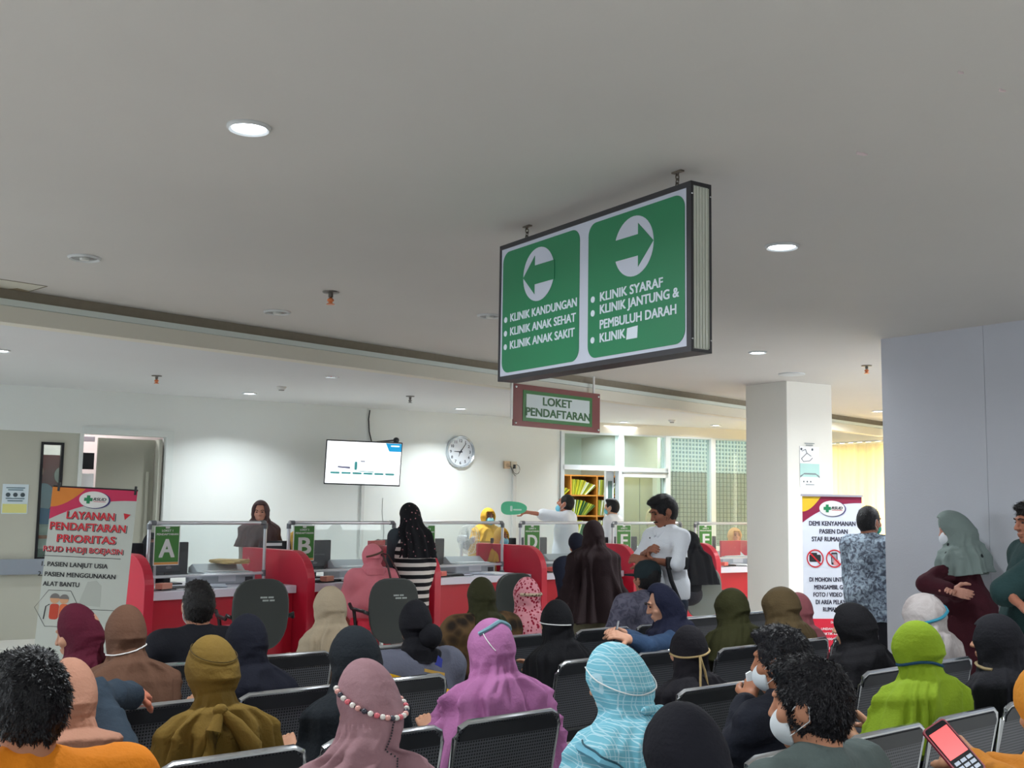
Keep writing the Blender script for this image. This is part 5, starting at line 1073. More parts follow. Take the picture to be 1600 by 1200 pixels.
RN = Vector((-math.sin(DEFYAW), math.cos(DEFYAW), 0)); RD = Vector((math.cos(DEFYAW), math.sin(DEFYAW), 0))
def bench(s, ts, label, arms=True):
    """s: distance of the backrest tops along the facing direction; ts: left edges of its seats"""
    t0 = ts[0]; p = RN*(s-.05)+RD*t0; r = empty('waiting_bench', (p.x, p.y, 0), DEFYAW, label, 'bench', 'dark perforated steel waiting benches')
    for t in ts:
        bk = None
        for nm, me in SEATM.items():
            o_ = bpy.data.objects.new(nm, me)
            if nm == 'top_band': link(o_, bk)
            else: link(o_, r); o_.location = (t-t0+SWD/2, 0, 0)
            if nm == 'backrest': bk = o_
    x1 = ts[-1]-t0+SWD; B().box(.02, x1-.02, .22, .28, .33, .39).build('crossbeam', SOLID, r)
    for x in (.2, x1-.2):
        q = B(); q.tube([(x, .02, .02), (x, .25, .07), (x, .48, .02)], .022, 8); q.tube([(x, .25, .06), (x, .25, .34)], .022, 8); q.build('leg', CHROME, r, smooth=True)
    return r
bench(3.385, [.82, 1.385, 1.95, 2.525], 'bench carrying the bronze scarf woman and the orchid scarf woman')
bench(3.385, [3.73, 4.295], 'two seat bench left of the black haired man, second row')
bench(4.375, [.43, 1.0, 1.565, 2.13, 2.695], 'long bench carrying the brown scarf woman, third row left')
bench(4.35, [3.905, 4.47], 'bench with the rounded corner behind the blue checked scarf')
bench(5.38, [1.52, 2.09, 2.66, 3.23], 'bench carrying the beige scarf woman, fourth row left')
bench(5.36, [4.2, 4.97, 5.535], 'bench carrying the red spotted scarf woman, fourth row centre')
bench(5.55, [6.15, 6.715], 'pale lit bench in front of the white shirted standing man')
bench(4.225, [5.02, 5.59, 6.16], 'bench carrying the olive scarf women, third row right')
bench(3.225, [4.92, 5.49], 'bench behind the lime scarf carrying the black scarf woman')
bench(2.36, [3.48, 4.055, 4.63, 5.2], 'nearest bench on the right with two bare seat backs')
bench(2.37, [.5, 1.07, 1.64, 2.35, 2.92], 'nearest bench on the left under the mauve scarf woman')
bench(1.35, [1.4, 1.97, 2.54, 3.11], 'front bench mostly below the picture edge')
# ------------------------------------------------------------------ office chairs at the counter
def office_chair(u, v, Y, rz, label, k=1.0, col=(58, 62, 60), seatc=(222, 44, 70)):
    p = aty(u, v, Y); zt = p.z; r = empty('office_chair', (p.x, p.y, 0), rz, label, 'chair', 'office chairs in front of the counter')
    h = .60; w = .245*k; P = []
    for t in range(28):
        a = 2*PI*t/28; c, s = math.cos(a), math.sin(a); ex = .62
        x = w*abs(c)**ex*(1 if c > 0 else -1)*(1.0 if s > 0 else 1-.22*abs(s)); z = zt-h/2+h/2*abs(s)**ex*(1 if s > 0 else -1); P.append((x, z))
    B().prism(P, -.02, .015).build('back_shell', mat('chair_shell_%d' % col[0], col, .45), r, bevel=.012)
    P2 = [(x*.93, zt-h/2+(z-zt+h/2)*.94) for x, z in P]; B().prism(P2, .015, .06).build('back_cushion', mat('chair_red_%d' % seatc[1], seatc, .7), r, bevel=.015)
    B().prism(rrect(-.25, .25, .06, .52, .1, 6), .44, .52, 'z').build('seat', mat('chair_red_%d' % seatc[1], seatc), r, bevel=.02)
    q = B(); q.tube([(0, .28, .12), (0, .28, .44)], .028); q.build('column', CHROME, r, smooth=True)
    for a in range(5):
        t = 2*PI*a/5; q = B(); q.tube([(0, .28, .12), (.28*math.cos(t), .28+.28*math.sin(t), .07)], .02, 6); q.ell((.28*math.cos(t), .28+.28*math.sin(t), .035), (.03, .03, .035)); q.build('leg', BLACKP, r, smooth=True)
    for s in (-1, 1):
        q = B(); q.tube([(s*.22, .02, zt-.33), (s*.29, .0, zt-.3), (s*.29, .02, .62), (s*.29, .3, .62), (s*.29, .36, .66)], .017, 8); q.tube([(s*.29, .25, .62), (s*.26, .26, .44)], .017, 8); q.build('armrest', BLACKP, r, smooth=True)
    q = B(); wh = mat('print_chalk', (196, 204, 200), .6); rn = random.Random(int(u))
    for j in range(2):
        x = -.01+.02*j
        for c_ in range(9):
            wl = rn.uniform(.006, .011); q.box(x, x+wl, -.0215, -.02, zt-.165-.026*j, zt-.151-.026*j); x += wl+.003+(.008 if c_ == 4 else 0)
    q.build('small_print', wh, r); return r
office_chair(409, 904, 9.5, math.radians(28), 'black shelled office chair with red seat facing station A', 1.0)
office_chair(616, 903, 10.35, math.radians(30), 'black shelled office chair behind the pink scarf woman', 1.02)
office_chair(806, 895, 11.3, math.radians(34), 'black shelled office chair left of the red spotted scarf', 1.0)
office_chair(1098, 886, 13.2, math.radians(10), 'grey shelled office chair with red rim facing station F', .95, (122, 128, 124))

# ------------------------------------------------------------------ cloth materials
def patt(name, base, other, scale, tex='VORONOI', lo=.35, hi=.45, stretch=(1, 1, 1), rough=.85, third=None):
    if name in MATS: return MATS[name]
    m = mat(name, base, rough, bump=.2, bscale=80, spec=.25); nt, b = nodes_of(m); tc = nt.nodes.new('ShaderNodeTexCoord'); mp = nt.nodes.new('ShaderNodeMapping'); mp.inputs['Scale'].default_value = stretch; nt.links.new(tc.outputs['Object'], mp.inputs[0])
    if tex == 'WAVE':
        t = nt.nodes.new('ShaderNodeTexWave'); t.bands_direction = 'Z'; t.inputs['Scale'].default_value = scale; t.inputs['Distortion'].default_value = .5
    elif tex == 'VORONOI': t = nt.nodes.new('ShaderNodeTexVoronoi'); t.inputs['Scale'].default_value = scale
    elif tex == 'NOISE': t = nt.nodes.new('ShaderNodeTexNoise'); t.inputs['Scale'].default_value = scale; t.inputs['Detail'].default_value = 5; t.inputs['Distortion'].default_value = 1.2
    nt.links.new(mp.outputs[0], t.inputs['Vector']); out = t.outputs['Distance'] if tex == 'VORONOI' else t.outputs['Fac'] if 'Fac' in t.outputs else t.outputs[0]
    r = nt.nodes.new('ShaderNodeValToRGB'); e = r.color_ramp.elements; e[0].position = lo; e[0].color = (*lin(other), 1); e[1].position = hi; e[1].color = (*lin(base), 1)
    if third: q = e.new(min(.98, hi+(1-hi)*.45)); q.color = (*lin(third), 1)
    nt.links.new(out, r.inputs[0]); nt.links.new(r.outputs[0], b.inputs['Base Color']); return m
def plaid(name, base, line_, n=26, k=.12, th=.6):
    if name in MATS: return MATS[name]
    m = mat(name, base, .85, bump=.2, bscale=80, spec=.25); nt, b = nodes_of(m); tc = nt.nodes.new('ShaderNodeTexCoord'); sp = nt.nodes.new('ShaderNodeSeparateXYZ'); nt.links.new(tc.outputs['Object'], sp.inputs[0]); prev = None
    nz = nt.nodes.new('ShaderNodeTexNoise'); nz.inputs['Scale'].default_value = 3; nt.links.new(tc.outputs['Object'], nz.inputs['Vector'])
    for i in (0, 2):
        for off in (0, .35):
            ad = nt.nodes.new('ShaderNodeMath'); ad.operation = 'MULTIPLY_ADD'; ad.inputs[1].default_value = n; nt.links.new(sp.outputs[i], ad.inputs[0]); ma = nt.nodes.new('ShaderNodeMath'); ma.operation = 'MULTIPLY_ADD'; ma.inputs[1].default_value = 2.2; ma.inputs[2].default_value = off; nt.links.new(nz.outputs['Fac'], ma.inputs[0]); nt.links.new(ma.outputs[0], ad.inputs[2])
            fr = nt.nodes.new('ShaderNodeMath'); fr.operation = 'FRACT'; nt.links.new(ad.outputs[0], fr.inputs[0]); l = nt.nodes.new('ShaderNodeMath'); l.operation = 'LESS_THAN'; l.inputs[1].default_value = k; nt.links.new(fr.outputs[0], l.inputs[0])
            if prev: mx = nt.nodes.new('ShaderNodeMath'); mx.operation = 'MAXIMUM'; nt.links.new(prev.outputs[0], mx.inputs[0]); nt.links.new(l.outputs[0], mx.inputs[1]); prev = mx
            else: prev = l
    mi = nt.nodes.new('ShaderNodeMix'); mi.data_type = 'RGBA'; mi.inputs[6].default_value = (*lin(base), 1); mi.inputs[7].default_value = (*lin(line_), 1); s = nt.nodes.new('ShaderNodeMath'); s.operation = 'MULTIPLY'; s.inputs[1].default_value = th; nt.links.new(prev.outputs[0], s.inputs[0]); nt.links.new(s.outputs[0], mi.inputs[0]); nt.links.new(mi.outputs[2], b.inputs['Base Color']); return m
BLK = cloth((24, 24, 30)); NAVY = cloth((26, 30, 52)); DNAVY = cloth((30, 33, 46))
STRAPW = mat('strap_white', (238, 238, 236), .6)
def hj(m, **k): k['mat'] = m; return k
SKIRT = dict(skirt=True)
SEATED = 'seated patients on the waiting benches'
PANTS = cloth((44, 46, 54))
# ---- nearest row
person('bald', 'seated man in grey green shirt with thinning black hair and white mask', 1266, 1022, 3.05, fig=dict(sex='m', wide=.215, hy=.28, hp=.12), skin=(196, 138, 108), top=cloth((92, 104, 102)), hair=dict(bald=True, amp=.004, rgb=(24, 22, 28), sl=.013, lift=.1), mask=dict(rgb=(226, 232, 236)), topkw=dict(infl=.012, amp=.005), group=SEATED)
person('black_near', 'seated woman in a plain black scarf cut off by the bottom edge, centre', 1070, 1096, 2.62, fig=dict(hp=.1), hijab=hj(cloth((26, 26, 34), 'scarf_black_near'), rx=.099, ry=.118, nk=.98, ws=.2, wb=.24, L=.5, fa=.04), botkw=SKIRT, top=BLK, group=SEATED)
person('orange_man', 'seated man in bright orange shirt with tousled black hair, bottom left', 50, 1012, 2.7, fig=dict(sex='m', wide=.24, hy=.1, hp=.15, side=0.0), skin=(178, 122, 92), top=cloth((226, 132, 28), noise=.08), hair=dict(amp=.004, rgb=(20, 19, 24), seed=11, sl=.014, lift=.12), topkw=dict(infl=.02, sleeve=.7, amp=.007), group=SEATED)
def world_hand(u, v, y): return tuple(aty(u, v, y))
r, F, S_ = person('orange_woman', 'seated woman in orange scarf holding a red phone at the right edge', 1640, 1040, 3.25, yaw=-.1, fig=dict(hy=-.1, hp=.25), warms=dict(elR=world_hand(1640, 1215, 2.95), elL=world_hand(1560, 1225, 2.9), wrL=world_hand(1520, 1190, 3.0), wrR=world_hand(1548, 1195, 3.08)), skin=(206, 150, 116), hijab=hj(cloth((226, 148, 52), 'scarf_orange'), rx=.098, ry=.12, nk=1.0, ws=.2, wb=.27, L=.36, fa=.05), top=cloth((214, 138, 50), 'tunic_orange'), botkw=SKIRT, group=SEATED)
# ---- second row (right) and first row (left)
r, F, S_ = person('mauve', 'seated woman in a long mauve scarf with a beaded band, leaning forward', 577, 1030, 3.1, fig=dict(lean=.16, hp=.3, hy=-.1), hijab=hj(patt('scarf_mauve', (158, 122, 128), (148, 112, 118), 9, 'NOISE', .4, .6), rx=.096, ry=.122, nk=.98, ws=.22, ds=.15, wb=.38, db=.26, L=.66, sx=-.27, sy=-.13, fa=.17, nf=7, hem=.0, seed=4), botkw=SKIRT, top=cloth((150, 112, 116), 'tunic_mauve'), group=SEATED)
fb = lambda th: .055+.045*(1+math.cos(th-PI-.1))*.9
for k in range(26):
    th = PI*1.62-k*PI*1.24/25; c_ = ((236, 232, 224), (226, 110, 120), (236, 232, 224), (60, 60, 72), (232, 170, 160))[k % 5]; P = S_(np.array(th), np.array(fb(th)), .006); B().ell(tuple(P), (.0085, .0085, .0075), 8, 6).build('band_bead', mat('bead_%d' % c_[1], c_, .35), r, smooth=True)
strap(S_, mat('bead_dark', (44, 40, 48), .4), r, lambda th: fb(th)+.001, PI*.38, PI*1.62, .0035, name='beaded_band'); q = B()
for k in range(30): P = S_(np.array(PI+.05), np.array(fb(PI)+.01+.006*k), .006); q.ell(tuple(P), (.0028, .0028, .0028), 6, 4)
tag(q.build('bead_string', mat('bead_dark', (44, 40, 48)), r), kind='stuff')
PLB = plaid('scarf_blue_check', (122, 190, 208), (206, 232, 240), 34, .09, .65)
r, F, S_ = person('blue', 'seated woman in knotted light blue checked scarf and white shirt', 966, 1003, 3.62, fig=dict(hy=.25, hp=.2, lean=.04), hijab=hj(PLB, rx=.104, ry=.124, nk=.86, ws=.2, wb=.235, db=.17, L=.42, fa=.08, nf=8, seed=3), top=cloth((222, 218, 228), 'shirt_white_pink', noise=.05), topkw=dict(amp=.005), botkw=SKIRT, group=SEATED)
strap(S_, STRAPW, r, lambda th: .045+.1*math.sin(th/2)**2+.02*math.sin(th), .7, 2*PI-.7, .0022); 
q = B(); P0 = Vector(tuple(S_(np.array(PI+.35), np.array(.205), .012)))
q.ell(tuple(P0), (.036, .022, .024), 14, 8); q.ell(tuple(P0+Vector((.065, -.004, -.006))), (.05, .014, .013), 12, 8); q.ell(tuple(P0+Vector((-.045, -.0, .012))), (.035, .014, .015), 12, 8); q.build('scarf_knot', PLB, r, smooth=True)
strap(S_, cloth((120, 184, 206), 'scarf_blue_border'), r, lambda th: .30+.1*(math.sin(th/2)**8), PI*.45, PI*1.5, .012, name='scarf_border')
strap(S_, mat('border_dark', (52, 90, 104), .8), r, lambda th: .285+.1*(math.sin(th/2)**8), PI*.45, PI*1.5, .003, name='scarf_edge')
r, F, S_ = person('lime', 'seated woman in lime green scarf with a blue tie round her head', 1432, 969, 4.78, hijab=hj(cloth((132, 158, 34), 'scarf_lime', noise=.1), rx=.108, ry=.125, nk=.84, ws=.21, wb=.3, db=.2, L=.5, fa=.09, nf=9, sx=-.03), top=cloth((122, 150, 34), 'tunic_lime'), botkw=SKIRT, group=SEATED)
strap(S_, cloth((38, 74, 104), 'tie_blue'), r, lambda th: .175+.012*math.sin(2*th), .5, 2*PI-.5, .0065, name='head_tie')
r, F, S_ = person('hand_man', 'seated black haired person in dark jacket raising a tissue in the left hand', 1221, 976, 4.15, fig=dict(sex='m', wide=.185, hy=.3, hp=.12), skin=(176, 118, 88), warms=dict(elL=world_hand(1150, 1165, 4.1), wrL=world_hand(1168, 1098, 4.2)), hair=dict(amp=.006, seed=8, rgb=(24, 23, 30)), top=cloth((34, 36, 46), 'jacket_dark', noise=.3), topkw=dict(amp=.008, infl=.008), mask=dict(rgb=(220, 226, 230)), group=SEATED)
r2, F2, S2 = person('black_right', 'seated woman in loose black scarf over olive clothes, right side', 1555, 958, 5.1, fig=dict(hy=.35), hijab=hj(cloth((24, 24, 30), 'scarf_black_right'), rx=.115, ry=.13, nk=1.0, ws=.2, wb=.2, L=.62, sx=.07, fa=.05), top=cloth((62, 62, 34), 'tunic_olive'), topkw=dict(infl=.03), botkw=SKIRT, group=SEATED)
strap(S2, cloth((150, 132, 100), 'tie_tan'), r2, lambda th: .21+.03*math.sin(th), .3, 1.7, .007, name='head_tie')
# ---- row 2 left
BRZ = cloth((112, 88, 34), 'scarf_bronze', noise=.15)
r, F, S_ = person('bronze', 'seated woman in bronze brown scarf tied in tails at the nape', 333, 992, 3.82, fig=dict(hp=.15), hijab=hj(BRZ, rx=.1, ry=.12, nk=.72, ws=.2, wb=.24, db=.17, L=.43, fa=.12, nf=7), top=BLK, botkw=SKIRT, group=SEATED)
strap(S_, cloth((72, 58, 26), 'seam_bronze'), r, lambda th: .05+.03*math.cos(th-PI), .9, 2*PI-.9, .0016, name='scarf_seam'); q = B(); P0 = Vector(tuple(S_(np.array(PI-.25), np.array(.225), .012))); q.ell(tuple(P0), (.026, .02, .022), 12, 8)
q.tube([P0, P0+Vector((-.03, -.02, -.06)), P0+Vector((-.05, -.03, -.16)), P0+Vector((-.05, -.02, -.24))], [.014, .026, .034, .02], 10); q.tube([P0, P0+Vector((.05, -.02, -.05)), P0+Vector((.1, -.03, -.12)), P0+Vector((.12, -.02, -.22))], [.014, .026, .036, .022], 10); q.build('scarf_knot', BRZ, r, smooth=True)
person('black_yellow', 'seated woman in smooth black scarf in front of the grey yellow uniform', 556, 977, 4.17, fig=dict(hp=.1), hijab=hj(cloth((20, 26, 32), 'scarf_black_yellow'), rx=.104, ry=.124, nk=1.0, ws=.2, wb=.23, L=.46, fa=.035), top=cloth((226, 170, 40), 'vest_yellow'), botkw=SKIRT, group=SEATED)
r, F, S_ = person('orchid', 'seated woman in long orchid purple scarf over a dark blue sleeve', 768, 965, 4.6, hijab=hj(cloth((176, 112, 160), 'scarf_orchid', noise=.06), rx=.102, ry=.122, nk=1.0, ws=.22, wb=.36, db=.24, L=.62, fa=.14, nf=9, seed=6, sx=.02), top=cloth((38, 66, 96), 'sleeve_blue'), botkw=SKIRT, group=SEATED)
strap(S_, cloth((126, 164, 176), 'band_teal'), r, lambda th: .012+.11*(1-math.sin(th/2)**2)+.0*th, PI*.55, PI*1.45, .009, name='head_band')
strap(S_, STRAPW, r, lambda th: .05+.11*(th-PI*.6), PI*.62, PI*.8, .002)
person('peach', 'seated woman in peach scarf with a beaded edge, arm over the bench back', 112, 1028, 3.75, yaw=-.35, fig=dict(hy=.2, hp=.2), warms=dict(elR=world_hand(150, 1090, 4.02), wrR=world_hand(206, 1084, 4.28)), hijab=hj(cloth((176, 128, 106), 'scarf_peach', noise=.05), rx=.1, ry=.12, nk=.9, ws=.17, wb=.18, L=.3, fa=.03), skin=(196, 118, 92), top=cloth((44, 56, 68), 'jacket_blue_grey', noise=.2), topkw=dict(amp=.009, infl=.012), botkw=SKIRT, group=SEATED)
r, F, S_ = PEOPLE['peach']
for k in range(16): P = S_(np.array(-.75-.0*k), np.array(.05+.011*k), .005); B().ell(tuple(P), (.005, .005, .005), 8, 6).build('edge_bead', mat('pearl', (236, 226, 214), .2), r, smooth=True)
# ---- row 3
r, F, S_ = person('brown', 'seated woman in long brown scarf with white mask cord round the back', 198, 944, 4.75, hijab=hj(cloth((104, 74, 58), 'scarf_brown', noise=.08), rx=.094, ry=.116, nk=.86, ws=.21, wb=.25, db=.18, L=.5, fa=.07, nf=7, sx=.02), top=cloth((96, 68, 54), 'tunic_brown'), botkw=SKIRT, group=SEATED)
strap(S_, STRAPW, r, lambda th: .185-.02*math.sin((th-PI)*.9), .6, 2*PI-.6, .003)
person('maroon', 'seated woman in maroon scarf pointed at the back, beside the leaning banner', 126, 942, 4.85, yaw=.3, fig=dict(hy=.5, hp=.25), hijab=hj(cloth((84, 22, 42), 'scarf_maroon', noise=.15), rx=.08, ry=.108, nk=.9, ws=.19, wb=.21, L=.42, sx=-.05, fa=.06), top=cloth((120, 30, 40), 'tunic_maroon'), botkw=SKIRT, group=SEATED)
person('navy_left', 'seated woman in very dark navy scarf before the black office chair', 387, 958, 4.95, fig=dict(hy=.3), hijab=hj(cloth((22, 24, 36), 'scarf_navy_left'), rx=.092, ry=.114, nk=1.0, ws=.21, wb=.26, L=.5, sx=.03, fa=.05), top=DNAVY, botkw=SKIRT, group=SEATED)
GY = cloth((92, 94, 108), 'uniform_grey', noise=.08)
nt, bb = nodes_of(GY); tc = nt.nodes.new('ShaderNodeTexCoord'); sp = nt.nodes.new('ShaderNodeSeparateXYZ'); nt.links.new(tc.outputs['Object'], sp.inputs[0]); ma = nt.nodes.new('ShaderNodeMath'); ma.operation = 'MULTIPLY_ADD'; ma.inputs[1].default_value = .3; nt.links.new(sp.outputs[0], ma.inputs[0]); nt.links.new(sp.outputs[2], ma.inputs[2]); l = nt.nodes.new('ShaderNodeMath'); l.operation = 'LESS_THAN'; l.inputs[1].default_value = .735; nt.links.new(ma.outputs[0], l.inputs[0]); mi = nt.nodes.new('ShaderNodeMix'); mi.data_type = 'RGBA'; mi.inputs[6].default_value = (*lin((92, 94, 108)), 1); mi.inputs[7].default_value = (*lin((232, 176, 36)), 1); nt.links.new(l.outputs[0], mi.inputs[0]); nt.links.new(mi.outputs[2], bb.inputs['Base Color'])
r, F, S_ = person('uniform', 'seated woman in grey and yellow uniform shirt with bunned black scarf', 649, 936, 5.57, fig=dict(hy=-.35, wide=.2), hijab=hj(cloth((20, 20, 26), 'scarf_bun'), rx=.094, ry=.116, nk=.75, ws=.12, ds=.11, wb=.12, db=.11, L=.30, fa=.03), top=GY, topkw=dict(infl=.03, amp=.006), botkw=dict(), group=SEATED)
B().ell(tuple(Vector(F.head)+Vector((.02, -.11, -.04))), (.06, .055, .062), 14, 10).build('scarf_bun', cloth((20, 20, 26), 'scarf_bun'), r, smooth=True)
q = B(); q.prism([(-.05, .80), (.07, .77), (.07, .785), (-.05, .815)], -.165, -.16); q.build('back_print', mat('print_gold', (190, 150, 70), .6), r); q = B(); q.prism([(.01, .83), (.05, .81), (.055, .85), (.03, .87), (.02, .84)], -.165, -.16); q.build('back_emblem', mat('print_blue2', (50, 60, 150), .6), r)
r, F, S_ = person('black_white', 'seated woman in black scarf with a thin white mask cord, centre left', 870, 936, 6.15, hijab=hj(cloth((16, 16, 20), 'scarf_black_white'), rx=.09, ry=.112, nk=1.0, ws=.19, wb=.24, L=.52, fa=.05), top=patt('floral_red', (150, 74, 62), (44, 40, 40), 14, 'NOISE', .42, .52, third=(190, 170, 140)), botkw=SKIRT, group=SEATED)
strap(S_, STRAPW, r, lambda th: .13, .6, PI*1.02, .003)
r, F, S_ = person('navy_phone', 'seated woman in navy scarf and denim jacket looking left at a phone', 1036, 910, 6.7, yaw=.85, fig=dict(hp=.3, hy=.1, lean=.06), warms=dict(elL=world_hand(1010, 1010, 6.3), wrL=world_hand(985, 1000, 6.25), elR=world_hand(1030, 1012, 6.75), wrR=world_hand(975, 990, 6.55)), eyes=True, skin=(214, 160, 132), hijab=hj(cloth((24, 27, 48), 'scarf_navy_phone'), rx=.098, ry=.116, nk=1.0, ws=.2, wb=.23, L=.4, fa=.05, fw=.82), top=cloth((52, 74, 104), 'denim', noise=.25), topkw=dict(amp=.007), botkw=SKIRT, group=SEATED)
r, F, S_ = person('black_tan', 'seated woman in black scarf tied with a tan ribbon', 1076, 976, 5.35, hijab=hj(cloth((24, 22, 28), 'scarf_black_tan'), rx=.088, ry=.11, nk=.95, ws=.2, wb=.25, L=.46, fa=.05), top=BLK, botkw=SKIRT, group=SEATED)
TAN = cloth((176, 152, 108), 'ribbon_tan'); strap(S_, TAN, r, lambda th: .125+.02*math.sin(th), .5, 2*PI-.5, .005, name='ribbon'); P0 = Vector(tuple(S_(np.array(PI-.5), np.array(.13), .01)))
q = B(); q.tube([P0, P0+Vector((.012, -.02, -.07)), P0+Vector((.02, -.04, -.18))], .0055, 8); q.tube([P0, P0+Vector((-.02, -.02, -.06)), P0+Vector((-.045, -.04, -.15))], .0055, 8); q.build('ribbon_tail', TAN, r, smooth=True)
person('olive_right', 'seated woman in dark olive scarf just left of the column foot', 1143, 918, 6.95, hijab=hj(cloth((52, 52, 26), 'scarf_olive_right'), rx=.112, ry=.125, nk=1.0, ws=.21, wb=.27, L=.42, fa=.05), top=cloth((58, 54, 36), 'tunic_dark_olive'), botkw=SKIRT, group=SEATED)
person('khaki', 'seated woman in khaki brown scarf in front of the column', 1220, 916, 7.2, hijab=hj(cloth((98, 82, 56), 'scarf_khaki', noise=.1), rx=.135, ry=.14, nk=.95, ws=.21, wb=.23, L=.42, fa=.06), top=cloth((70, 60, 44), 'tunic_khaki'), botkw=SKIRT, group=SEATED)
person('pink_behind', 'seated woman in dusty pink scarf half hidden by the khaki scarf', 1246, 925, 7.45, hijab=hj(cloth((156, 92, 98), 'scarf_dusty_pink'), rx=.096, ry=.116, nk=.95, ws=.17, wb=.18, L=.45, fa=.05), top=cloth((132, 76, 84), 'tunic_pink'), botkw=SKIRT, group=SEATED)
person('black_banner', 'seated woman in black scarf in front of the roll-up banner', 1332, 941, 6.0, fig=dict(hy=.5, hp=.1), hijab=hj(cloth((18, 17, 21), 'scarf_black_banner'), rx=.112, ry=.135, nk=.95, ws=.2, wb=.24, L=.42, sx=.04, fa=.05), top=cloth((30, 34, 44), 'jacket_black_blue'), botkw=SKIRT, group=SEATED)
GW = patt('scarf_grey_white', (176, 166, 164), (196, 188, 186), 10, 'NOISE', .4, .6)
r, F, S_ = person('grey_white', 'seated woman in grey white scarf with a blue tie, by the pillar wall', 1442, 926, 6.43, fig=dict(hy=.15), hijab=hj(GW, rx=.132, ry=.14, nk=1.0, ws=.22, wb=.27, L=.44, fa=.06), top=cloth((150, 144, 146), 'tunic_grey'), botkw=SKIRT, group=SEATED)
strap(S_, cloth((58, 140, 164), 'tie_cyan'), r, lambda th: .115-.05*math.sin(th-PI), PI*.6, PI*1.5, .009, name='head_tie')
# ---- row 4
person('black_man', 'seated man in black jacket with short black hair before station A', 311, 906, 5.9, fig=dict(sex='m', wide=.21, hy=-.15), skin=(182, 128, 102), hair=dict(rgb=(26, 22, 22), amp=.003), top=cloth((26, 27, 34), 'jacket_black'), topkw=dict(infl=.015), mask=dict(rgb=(226, 230, 232)), group=SEATED)
person('beige', 'seated woman in pale beige scarf over a lace patterned top', 516, 915, 6.42, fig=dict(hy=-.3), hijab=hj(cloth((176, 160, 136), 'scarf_beige', noise=.05), rx=.108, ry=.122, nk=.95, ws=.17, ds=.13, wb=.2, L=.43, fa=.07), top=patt('lace_brown', (150, 126, 112), (196, 184, 170), 26, 'VORONOI', .2, .4), topkw=dict(infl=.015), botkw=SKIRT, group=SEATED)
BAT = patt('batik_brown', (76, 58, 38), (38, 30, 24), 13, 'VORONOI', .3, .5, third=(104, 80, 52))
person('olive_batik', 'seated woman in dark olive scarf and brown batik blouse', 752, 901, 7.1, fig=dict(hy=-.2, wide=.2), hijab=hj(cloth((50, 50, 28), 'scarf_olive_batik'), rx=.1, ry=.12, nk=1.0, ws=.14, ds=.12, wb=.15, L=.33, fa=.06), top=BAT, topkw=dict(infl=.05), botkw=SKIRT, group=SEATED)
person('polka', 'seated woman in pink scarf with red spots and a floral clip', 823, 901, 7.35, fig=dict(hy=-.1), hijab=hj(patt('scarf_spots', (222, 150, 160), (150, 22, 50), 46, 'VORONOI', .36, .42), rx=.094, ry=.114, nk=1.0, ws=.15, wb=.2, L=.48, fa=.06), top=cloth((214, 190, 180), 'tunic_cream'), botkw=SKIRT, group=SEATED)
r, F, S_ = PEOPLE['polka']; strap(S_, patt('clip_floral', (206, 186, 160), (96, 70, 56), 60, 'VORONOI', .3, .5), r, lambda th: .11, PI*.6, PI*1.4, .011, name='hair_clip')
person('cap_man', 'seated man in grey batik shirt wearing a black green cap', 1010, 874, 8.05, fig=dict(sex='m', wide=.23, hy=-.1), skin=(176, 116, 92), top=patt('batik_grey', (104, 102, 118), (74, 74, 90), 18, 'NOISE', .4, .56), topkw=dict(infl=.04), hair=dict(style='crop', amp=.001), group=SEATED)
r, F, S_ = PEOPLE['cap_man']; c = Vector(F.head); q = B(); q.lathe([(.096, -.005), (.1, .03), (.092, .075), (.06, .11), (.02, .122), (.0001, .123)], c=(c.x, c.y-.012, c.z+.012), seg=24); q.prism([(c.x-.07, c.y+.06), (c.x+.07, c.y+.06), (c.x+.055, c.y+.17), (c.x, c.y+.19), (c.x-.055, c.y+.17)], c.z+.012, c.z+.024, 'z'); q.build('cap', cloth((32, 44, 48), 'cap_dark'), r, smooth=True)
# ---- standing and at the counter
person('brown_standing', 'standing woman in very long dark brown scarf reaching below her hips', 927, 812, 9.4, 'stand', yaw=-.3, fig=dict(hy=-.3), hijab=hj(cloth((42, 28, 30), 'scarf_dark_brown'), rx=.105, ry=.125, nk=1.05, ws=.23, ds=.17, wb=.325, db=.24, L=.84, fa=.11, nf=8, sx=.0), top=cloth((90, 82, 66), 'tunic_moss'), bottom=cloth((98, 92, 72), 'skirt_moss'), botkw=SKIRT)
person('navy_counter', 'woman in dark navy leaning at station D behind the long brown scarf', 903, 832, 11.2, 'stand', yaw=-.1, fig=dict(lean=.18, hp=.3, wide=.22), hijab=hj(cloth((22, 24, 38), 'scarf_navy_counter'), rx=.1, ry=.12, nk=.8, ws=.13, ds=.12, wb=.14, db=.13, L=.3, fa=.03), top=cloth((28, 32, 48), 'robe_navy'), topkw=dict(infl=.05, hem=.3, loose=.05), bottom=cloth((28, 32, 48), 'robe_navy'), botkw=SKIRT)
STRP = patt('stripe_black_white', (214, 206, 200), (26, 26, 30), 4.2, 'WAVE', .5, .56)
SLG = cloth((58, 66, 72), 'sleeve_slate')
FLS = patt('scarf_black_floral', (26, 26, 30), (176, 120, 126), 24, 'VORONOI', .12, .2)
r, F, S_ = person('striped', 'standing woman in striped dress and black flowered scarf at station B', 641, 785, 11.1, 'stand', yaw=-.35, fig=dict(lean=.12, hy=.1, hp=.2, wide=.15), hijab=hj(FLS, rx=.12, ry=.14, nk=1.05, ws=.17, ds=.17, wb=.2, db=.17, L=.54, fa=.1, nf=8, sx=.05), top=STRP, topkw=dict(hem=.15, infl=.0, loose=.02), bottom=STRP, botkw=SKIRT, warms=dict(elL=world_hand(614, 900, 11.2), wrL=world_hand(606, 912, 11.45)))
